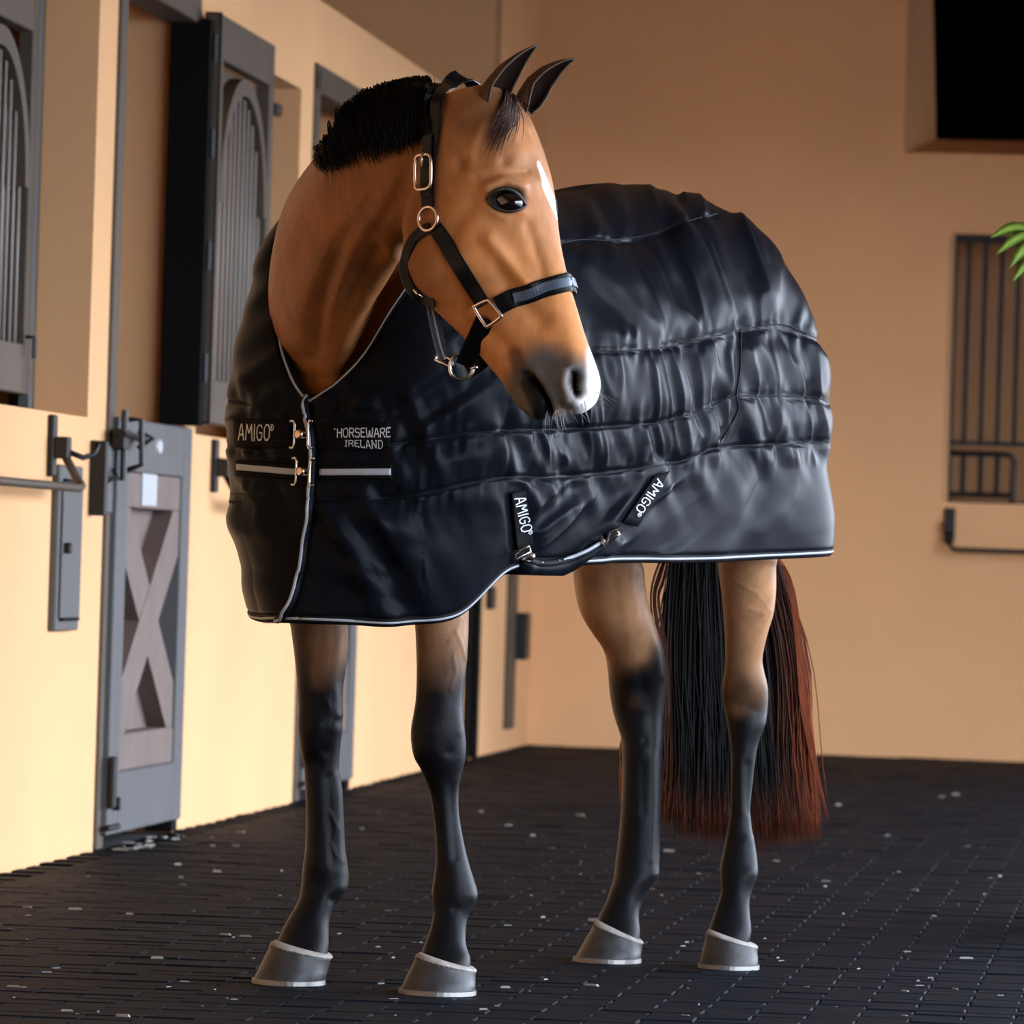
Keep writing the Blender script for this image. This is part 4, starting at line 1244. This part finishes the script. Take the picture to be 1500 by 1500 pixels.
# stitch lines of the quilting
for ln in SEAMS + SEAMS_F[:2] + VERT[1:]:
    c2, n2 = on_rug(ln, .0006, 4.0, curve=True)
    if len(c2) > 6:
        V, Fc = tube(c2, .0017, 5); obj('stitching', V, Fc, M_band, rug, True)
# chest labels and straps
pa = decal([(344, 613), (428, 616), (428, 656), (346, 655)], 'chest_label', M_patch, rug)
lettering('AMIGO', (353, 645), (12.4, .2), (.8, -24), 'lettering', pa, bold=.12, gap=.22, reg=True)
pb = decal([(474, 617), (571, 618), (571, 657), (474, 660)], 'chest_label', M_patch, rug)
lettering('HORSEWARE', (496, 641), (10.9, -.05), (0, -14), 'lettering', pb, bold=.13, gap=.17, lift=.008)
lettering('iRELAND', (508, 655), (10.6, -.1), (0, -9.5), 'lettering', pb, bold=.11, gap=.22, lift=.008)
lettering('"', (491, 641), (11, 0), (0, -14), 'lettering', pb, bold=.1); lettering('"', (568, 641), (11, 0), (0, -14), 'lettering', pb, bold=.1)
for q0, st in (([(347, 674), (436, 680), (436, 702), (347, 697)], [(350, 679.5), (437, 687), (437, 696.5), (350, 688.5)]), ([(468, 680), (575, 679), (575, 702), (468, 703)], [(470, 687), (573, 686.5), (573, 696), (470, 696.5)])):
    sp = decal(q0, 'chest_strap', M_patch, rug); decal(st, 'reflective_stripe', M_pipe, sp, .006, 24, 3, .001)
def buckle(cx, cy):
    """pair of nickel hook plates joined by a stud"""
    h, n_ = rhit(cx, cy, .016)
    ex = np.array([1., 0, 0]); ex = ex - n_ * (ex @ n_); ex /= np.linalg.norm(ex); ey = np.cross(n_, ex); ey = ey if ey[2] > 0 else -ey
    u = .00136
    at_ = lambda x, y, z=0: h + ex * x * u + ey * y * u + n_ * z
    b_ = root('x', (0, 0, 0)) if False else None
    V, Fc = tube([at_(-14, 19), at_(-8, 20), at_(-6, 15), at_(-6, -15), at_(-8, -20), at_(-14, -19)], .0028, 8)
    b0 = obj('chest_buckle', V, Fc, M_chrome, rug, True)
    V, Fc = tube([at_(26, 19), at_(20, 20), at_(18, 15), at_(18, -15), at_(20, -20), at_(26, -19)], .0028, 8); obj('hook_plate', V, Fc, M_chrome, b0, True)
    V, Fc = loft([ring(at_(3, 0, z_), ex * r_, ey * r_, 16) for z_, r_ in ((-.008, .004), (-.002, .009), (.004, .010), (.007, .006))]); obj('stud', V, Fc, M_brass, b0, True)
    V, Fc = tube([at_(-6, 2), at_(3, 2, .001), at_(18, 2)], .0035, 8); obj('tongue', V, Fc, M_chrome, b0, True)
    V, Fc = tube([at_(-6, -5), at_(18, -5)], .0022, 8); obj('cross_bar', V, Fc, M_chrome, b0, True)
buckle(443, 637); buckle(446, 691)
# surcingle labels on the flank
pc = decal([(745, 722), (766, 716), (778, 800), (753, 808)], 'surcingle_label', M_patch, rug, .007, 12, 8)
lettering('AMIGO', (747, 729), (2.9, 14.0), (16, -4.5), 'lettering', pc, bold=.12, gap=.2, reg=True, lift=.012)
pd = decal([(955, 697), (976, 690), (930, 772), (908, 764)], 'surcingle_label', M_patch, rug, .007, 12, 8)
lettering('AMIGO', (956, 701), (-9.2, 12.2), (10.5, 8), 'lettering', pd, bold=.12, gap=.2, reg=True, lift=.012)
pe = decal([(884, 783), (906, 768), (910, 778), (890, 795)], 'buckle_tab', M_patch, rug, .005, 8, 6)
# belly flap drawn up under the near side, with its own piping
ed = []
for x, y in crom([(766, 818), (785, 824), (805, 825), (832, 819), (860, 808), (886, 793)], 40):
    h, n_ = rhit(x, min(y, 812), .012)
    ed.append(P(x, y, h[1]))
ed = np.array(ed)
loc_l = (ed - HO) @ HL; loc_s = (ed - HO) @ HB
G = []
nv_ = 24
for i in range(len(ed)):
    tI = i / (len(ed) - 1)
    sag = .045 * math.sin(math.pi * (.12 + .88 * (1 - tI) * .9))
    for j in range(nv_):
        v = j / (nv_ - 1); l = loc_l[i] * math.cos(v * math.pi)
        z = ed[i][2] - (.012 + sag) * math.sin(v * math.pi) ** .5 * (1 if True else 0)
        z = max(z, .846) if v > 0 else z
        G.append(HW(loc_s[i], l, z))
Fc = [(i * nv_ + j, (i + 1) * nv_ + j, (i + 1) * nv_ + j + 1, i * nv_ + j + 1) for i in range(len(ed) - 1) for j in range(nv_ - 1)]
bf = obj('belly_flap', G, Fc, M_rug, rug, True)
md_ = bf.modifiers.new('thickness', 'SOLIDIFY'); md_.thickness = .010; md_.offset = 0
V, Fc = tube(ed, .008, 8); be = obj('flap_binding', V, Fc, M_band, bf, True)
V, Fc = tube(ed + np.array([-.002, -.008, .001]), .004, 8); obj('flap_piping', V, Fc, M_pipe, bf, True)
def clip(pts_px, name):
    h, n_ = rhit(*pts_px[0], .018)
    q = [P(x, y, h[1] - .012) for x, y in pts_px]
    V, Fc = tube(q, .004, 8); return obj(name, V, Fc, M_chrome, rug, True)
k1 = clip([(754, 810), (776, 800), (777, 808), (757, 820), (754, 812)], 'belly_clip')
h, n_ = rhit(764, 812, .02); V, Fc = loft([ring(h + n_ * z_, np.array([1., 0, 0]) * r_, np.array([0, 0, 1.]) * r_, 14) for z_, r_ in ((-.01, .004), (-.003, .010), (.003, .009), (.006, .004))]); obj('clip_stud', V, Fc, M_chrome, k1, True)
k2 = clip([(880, 786), (884, 800), (890, 792), (893, 780), (903, 776), (907, 782), (896, 790)], 'belly_clip')

# ------------------------------------------------------------------ halter
M_lea = mat('black_leather', (.0035, .0035, .0042), .30, bump=(240, .12, .001), spec=.16)
M_navy = mat('navy_patent_leather', (.055, .075, .105), .25, bump=(160, .15, .001), spec=.6, coat=.3)
M_edge = mat('stitching', (.25, .22, .2), .6)
halter = root('halter', HM * np.array([1, 1, 0]) + np.array([0, 0, 1.55]), 'black leather halter with nickel buckle and rings on the horse head', 'halter')
def surf_pts(line, lift, step=4.0, dep=None, backY=None):
    l = resample(crom(line, 60), step); P3, N3 = [], []; lastY = backY
    for q in l:
        h, n_ = hit(hb, *q)
        if dep is not None:
            d_ = dep(q); P3.append(d_); N3.append(-FW); continue
        if h is not None and h[1] < 11.60:
            if n_ @ FW > 0: n_ = -n_
            P3.append(h + n_ * lift); N3.append(n_); lastY = h[1]
        else:
            P3.append(P(q[0], q[1], (lastY or 11.45))); N3.append(-FW)
    P3 = smooth(np.array(P3), 4); N3 = np.array(N3)
    for _ in range(8): N3[1:-1] = (N3[:-2] + N3[1:-1] * 2 + N3[2:]) / 4
    return P3, N3 / np.linalg.norm(N3, axis=1)[:, None]
def strap(P3, N3, w_, th, name, mtrl, parent=None, mirror=False):
    t = np.gradient(P3, axis=0); t /= np.linalg.norm(t, axis=1)[:, None]
    b = np.cross(N3, t); b /= np.linalg.norm(b, axis=1)[:, None]
    prof = [(-.5, -.3), (-.5, .3), (-.42, .5), (.42, .5), (.5, .3), (.5, -.3), (.42, -.5), (-.42, -.5)]
    rings = np.array([[p + bb * (x * w_) + n_ * (y * th) for x, y in prof] for p, bb, n_ in zip(P3, b, N3)])
    def bld(R):
        V, Fc = loft(R); o = obj(name, V, Fc, mtrl, parent or halter)
        bm_ = bmesh.new(); bm_.from_mesh(o.data); bmesh.ops.recalc_face_normals(bm_, faces=bm_.faces[:]); bm_.to_mesh(o.data); bm_.free()
        return o
    o = bld(rings)
    if mirror:
        R2 = rings - 2 * ((rings - HM) @ HR)[..., None] * HR
        bld(R2)
    return o
W = 1 / 757.
crown_l = [(676, 112), (662, 118), (651, 138), (643, 168), (637, 205), (632, 240), (629, 275), (629, 304)]
p3, n3 = surf_pts(crown_l, .005)
low = p3[-26:]; nlow = n3[-26:]
f_ = np.clip((np.arange(len(p3)) / len(p3)) / .42, 0, 1)[:, None]
p3 = p3 + n3 * .022 * (1 - f_)
ext = [p3[0] + np.array([.03, .085, -.02]), p3[0] + np.array([.018, .05, .004]), p3[0] + np.array([.008, .022, .006])]
p3 = smooth(np.concatenate([ext, p3]), 5); n3 = np.concatenate([[np.array([.1, .5, .85]), np.array([0, .2, .97]), np.array([0, -.1, .99])], n3])
for _ in range(10): n3[1:-1] = (n3[:-2] + n3[1:-1] * 2 + n3[2:]) / 4
strap(p3, n3, 23 * W, .005, 'crown_strap', M_lea)
R2 = low - 2 * ((low - HM) @ HR)[:, None] * HR; N2 = nlow - 2 * (nlow @ HR)[:, None] * HR
strap(R2, N2, 23 * W, .005, 'crown_strap', M_lea)
p3, n3 = surf_pts([(632, 200), (630, 232), (629, 262), (629, 290)], .010); strap(p3, n3, 20 * W, .004, 'crown_billet', M_lea)
def loop(c_px, n_, ptsu, r, name, parent=None, lift=.012, mtrl=None):
    h, nn_ = hit(hb, *c_px)
    if h is None or h[1] > 11.60: h = mid(*c_px); nn_ = -FW
    if n_ is not None: nn_ = n_
    if nn_ @ FW > 0: nn_ = -nn_
    ex = c_r - nn_ * (c_r @ nn_); ex /= np.linalg.norm(ex); ey = np.cross(nn_, ex); ey = ey if ey[2] > 0 else -ey
    q = [h + nn_ * lift + ex * x * W - ey * y * W for x, y in ptsu]
    V, Fc = tube(crom(q, 48, closed=True), r, 8, closed=True)
    return obj(name, V, Fc, mtrl or M_chrome, parent or halter, True)
M_gold = mat('warm_nickel', (.70, .58, .50), .25, metal=1.)
bk = loop((628, 253), None, [(-15, -18), (-11, -24), (0, -25), (11, -24), (16, -18), (17, 0), (16, 18), (11, 24), (0, 25), (-11, 24), (-15, 18), (-16, 0)], .0034, 'crown_buckle', lift=.016, mtrl=M_gold)
h, n_ = hit(hb, 629, 245); V, Fc = tube([h + n_ * .018 + UP * .026, h + n_ * .021 + UP * .012, h + n_ * .018 - UP * .002], .0026, 8); obj('prong', V, Fc, M_chrome, bk, True)
cir = [(17 * math.cos(a), 17 * math.sin(a)) for a in np.linspace(0, 2 * math.pi, 12, endpoint=False)]
loop((632, 321), None, cir, .0036, 'cheek_ring', lift=.010, mtrl=M_gold)
p3, n3 = surf_pts([(638, 332), (655, 358), (680, 400), (710, 446)], .005); strap(p3, n3, 23 * W, .005, 'cheek_strap', M_lea, mirror=True)
loop((718, 457), None, [(-21, -5), (-19, -9), (-2, -19), (4, -18), (20, -2), (20, 3), (2, 18), (-4, 18)], .0036, 'square_ring', lift=.010, mtrl=M_gold)
nb_l = [(730, 448), (752, 437), (780, 428), (808, 420), (826, 415), (837, 413)]
p3, n3 = surf_pts(nb_l, .006)
strap(p3, n3, 27 * W, .010, 'noseband', M_lea, mirror=True)
t_ = np.linspace(0, 1, len(p3))
strap(p3[6:] + n3[6:] * .0065, n3[6:], 14 * W, .005, 'noseband_padding', M_navy, mirror=True)
# throat strap round the back of the jaw
th_l = [(628, 334), (610, 344), (598, 364), (592, 392), (598, 416), (612, 434), (636, 445)]
p3 = []; 
for q in resample(crom(th_l, 60), 4):
    h, n_ = hit(hb, *q)
    y_ = h[1] - .006 if (h is not None and h[1] < 11.48) else None
    p3.append((q, y_))
ys = [y for _, y in p3 if y is not None]
yv = np.interp(np.arange(len(p3)), [i for i, (_, y) in enumerate(p3) if y is not None], ys)
p3 = smooth(np.array([P(q[0], q[1], y) for (q, _), y in zip(p3, yv)]), 6)
t = np.gradient(p3, axis=0); cen_ = mid(660, 390); n3 = p3 - cen_; n3 = n3 / np.linalg.norm(n3, axis=1)[:, None] - FW * .9; n3 /= np.linalg.norm(n3, axis=1)[:, None]
strap(p3, n3, 17 * W, .006, 'throat_strap', M_lea, mirror=True)
V, Fc = tube([P(x, y, p3[-6][1] - .012) for x, y in ((606, 424), (612, 431), (620, 436))], .003, 6); obj('throat_stud', V, Fc, M_chrome, halter, True)
dm = lambda q: mid(*q) - FW * .02
p3, n3 = surf_pts([(632, 442), (637, 470), (645, 505), (652, 527)], 0, dep=dm); kx = strap(p3, n3, 17 * W, .005, 'jaw_strap', M_navy)
strap(p3 - FW * .003, n3, 3 * W, .003, 'stitch_line', M_pipe, kx)
V, Fc = tube([dm((x, y)) - FW * .004 for x, y in ((626, 447), (640, 444))], .0045, 8); obj('keeper', V, Fc, M_gold, kx, True)
loop((676, 538), -FW, [(17 * math.cos(a), 18 * math.sin(a)) for a in np.linspace(0, 2 * math.pi, 12, endpoint=False)], .0036, 'lead_ring', lift=.02)
V, Fc = tube([dm((x, y)) for x, y in ((640, 520), (638, 527), (656, 536), (664, 535), (661, 527), (655, 524), (640, 520))], .003, 8); obj('jaw_link', V, Fc, M_chrome, halter, True)
V, Fc = tube([dm((x, y)) - FW * .006 for x, y in ((690, 540), (699, 538))], .003, 8); obj('ring_pin', V, Fc, M_chrome, halter, True)
def chin(q):
    f = np.clip((q[1] - 462) / 75, 0, 1); h, n_ = hit(hb, 712, 466)
    return P(q[0], q[1], (h[1] - .01) * (1 - f) + (mid(676, 530)[1] - .025) * f)
p3, n3 = surf_pts([(711, 466), (702, 486), (690, 512), (680, 536)], 0, dep=chin); strap(p3, n3, 27 * W, .005, 'chin_strap', M_lea)
p3, n3 = surf_pts([(716, 478), (718, 505), (706, 528), (684, 543)], 0, dep=lambda q: mid(*q) + FW * .02); strap(p3, n3, 24 * W, .005, 'chin_strap', M_lea)
# whiskers
paths = []
for i in range(34):
    u = rng.random(); st = np.array([800 + 76 * u, 608 - 34 * max(0, u - .55) ** 1.0 * 2])
    h, n_ = hit(hb, st[0], st[1] - 8)
    if h is None: continue
    d = np.array([rng.normal(.1, .3) + .5 * (u > .7), -.2, -1.0 + .6 * (u > .8)]); d /= np.linalg.norm(d); L = rng.uniform(.015, .045)
    paths.append(crom([h, h + d * L * .5, h + d * L + np.array([.004, 0, -.004])], 7))
tag(strands(paths, .00045, 'whiskers', mat('whisker', (.35, .33, .32), .5)), kind='stuff')

# ------------------------------------------------------------------ palm at the right edge
M_leaf = mat('palm_leaf', (.20, .33, .035), .45, noise=(14, .3)); M_stem = mat('palm_stem', (.10, .07, .04), .8, noise=(20, .3))
YP = 15.0
hub = P(1538, 352, YP); foot = P(1700, 900, YP); foot[2] = 0
palm = root('palm', foot, 'green palm whose leaf tips enter at the right edge before the barred window', 'palm')
V, Fc = loft([ring(foot + np.array([0, 0, z_]), (r_, 0, 0), (0, r_, 0), 24) for z_, r_ in ((.002, .17), (.02, .18), (.34, .235), (.36, .255), (.40, .255), (.40, .235), (.36, .225))]); obj('pot', V, Fc, mat('terracotta', (.28, .11, .05), .8, noise=(9, .15)), palm, True)
V, Fc = tube(crom([foot, foot * .6 + hub * .4 + np.array([.02, 0, .1]), hub + np.array([.10, 0, -.05])], 16), np.linspace(.045, .022, 16), 10); obj('trunk', V, Fc, M_stem, palm, True)
def leaflet(a, tip, w_, parent, droop=.02):
    d = tip - a; L = np.linalg.norm(d); d /= L; sidev = np.cross(d, FW); sidev /= np.linalg.norm(sidev)
    rings = []
    for f in np.linspace(0, 1, 14):
        ww = w_ * (math.sin(math.pi * min(1, f * .72 + .14)) ** .8) * (1 - f ** 6) + .0006
        c_ = a + d * L * f + np.array([0, 0, droop * math.sin(math.pi * f)])
        rings.append([c_ - sidev * ww + FW * ww * .3, c_ - FW * .0015, c_ + sidev * ww + FW * ww * .3, c_ + FW * .0015])
    V, Fc = loft(rings); obj('leaflet', V, Fc, M_leaf, parent, True)
def frond(stem, leaves, w_):
    V, Fc = tube(crom(stem, 20), np.linspace(.008, .004, 20), 6); fo = obj('frond', V, Fc, M_leaf, palm, True)
    for a, b in leaves: leaflet(a, b, w_, fo)
pp = lambda x, y, dz=0: P(x, y, YP + dz)
frond([hub + np.array([.10, 0, -.05]), hub, pp(1516, 340)], [(pp(1518, 340), pp(1450, 349)), (pp(1522, 345), pp(1459, 373)), (pp(1526, 350), pp(1478, 394)), (pp(1540, 362), pp(1482, 414)), (pp(1530, 345, .03), pp(1470, 322 + 22, .05))], .0135)
for k in range(7):
    a0 = math.radians(-70 + k * 50)
    e = hub + np.array([.42 * math.cos(a0) + .34, .35 * math.sin(a0), .16 + .1 * math.sin(k * 2.1)])
    st = [hub + np.array([.10, 0, -.05]), (hub + e) / 2 + np.array([.05, 0, .12]), e]
    cs_ = crom(st, 20); lv = []
    if e[0] < hub[0] + .12: continue
    for i in range(6, 20, 2):
        for sg in (1, -1):
            d_ = np.cross(cs_[min(i + 1, 19)] - cs_[i - 1], np.array([0, 0, 1.])); d_ /= np.linalg.norm(d_) + 1e-9
            lv.append((cs_[i], cs_[i] + d_ * sg * .16 + (cs_[min(i + 1, 19)] - cs_[i - 1]) * 1.2 + np.array([0, 0, -.05])))
    frond(st, lv, .011)

# ------------------------------------------------------------------ bits of hay and grit on the pavers
V, Fc = [], []
def chip(c_, L, w_, a, h=.003):
    o = len(V); d = np.array([math.cos(a), math.sin(a), 0]) * L; s_ = np.array([-math.sin(a), math.cos(a), 0]) * w_
    for z_ in (.001, h):
        k = 1 if z_ < .002 else .8
        for m_, n2 in ((-1, -.6), (1, -1), (.9, 1), (-.8, .8)): V.append(c_ + d * m_ * k + s_ * n2 * k + np.array([0, 0, z_]))
    Fc.extend([[o + i for i in f] for f in ((3, 2, 1, 0), (4, 5, 6, 7), (0, 1, 5, 4), (1, 2, 6, 5), (2, 3, 7, 6), (3, 0, 4, 7))])
FEET = [gA, gB, gC, gD]
def gpt(px, py):
    d = ray(px, py); return CAM + d * (-CAMH / d[2])
for px, py in ((410, 1434), (648, 1464), (190, 1340), (110, 1333), (40, 1330), (260, 1268), (265, 1287), (318, 1278), (345, 1240), (352, 1220), (530, 1215), (555, 1192), (780, 1225), (745, 1080 + 130), (980, 1248), (1137, 1262), (1228, 1180), (1380, 1168), (1400, 1165), (1300, 1225), (1210, 1292), (1340, 1305), (1415, 1405), (795, 1345), (870, 1350), (740, 1448), (867, 1445), (180, 1490), (98, 1482), (230, 1405), (330, 1370), (360, 1373), (20, 1447), (850, 1195), (705, 1190)):
    if min(np.linalg.norm((gpt(px, py) - f_)[:2]) for f_ in FEET) > .16: chip(gpt(px, py), rng.uniform(.006, .018), rng.uniform(.003, .006), rng.uniform(-.6, .6), rng.uniform(.004, .008))
for i in range(110):
    px, py = rng.uniform(0, 1500), 1180 + 310 * rng.random() ** .8
    if px < 690 and py < 1285 - .24 * px: continue
    g = gpt(px, py)
    if min(np.linalg.norm((g - f_)[:2]) for f_ in FEET) > .16: chip(g, rng.uniform(.002, .012), rng.uniform(.0012, .003), rng.uniform(0, 3.1), rng.uniform(.002, .004))
for i in range(16): chip(LW(rng.uniform(1.4, 2.4), rng.uniform(.02, .14), 0), rng.uniform(.01, .03), rng.uniform(.004, .01), rng.uniform(0, 3), .006)
M_hay = mat('hay_bits', (.22, .20, .17), .9, noise=(8, .5))
tag(obj('hay_bits', V, Fc, M_hay), 'pale bits of hay and grit scattered over the dark pavers', 'hay', kind='stuff')
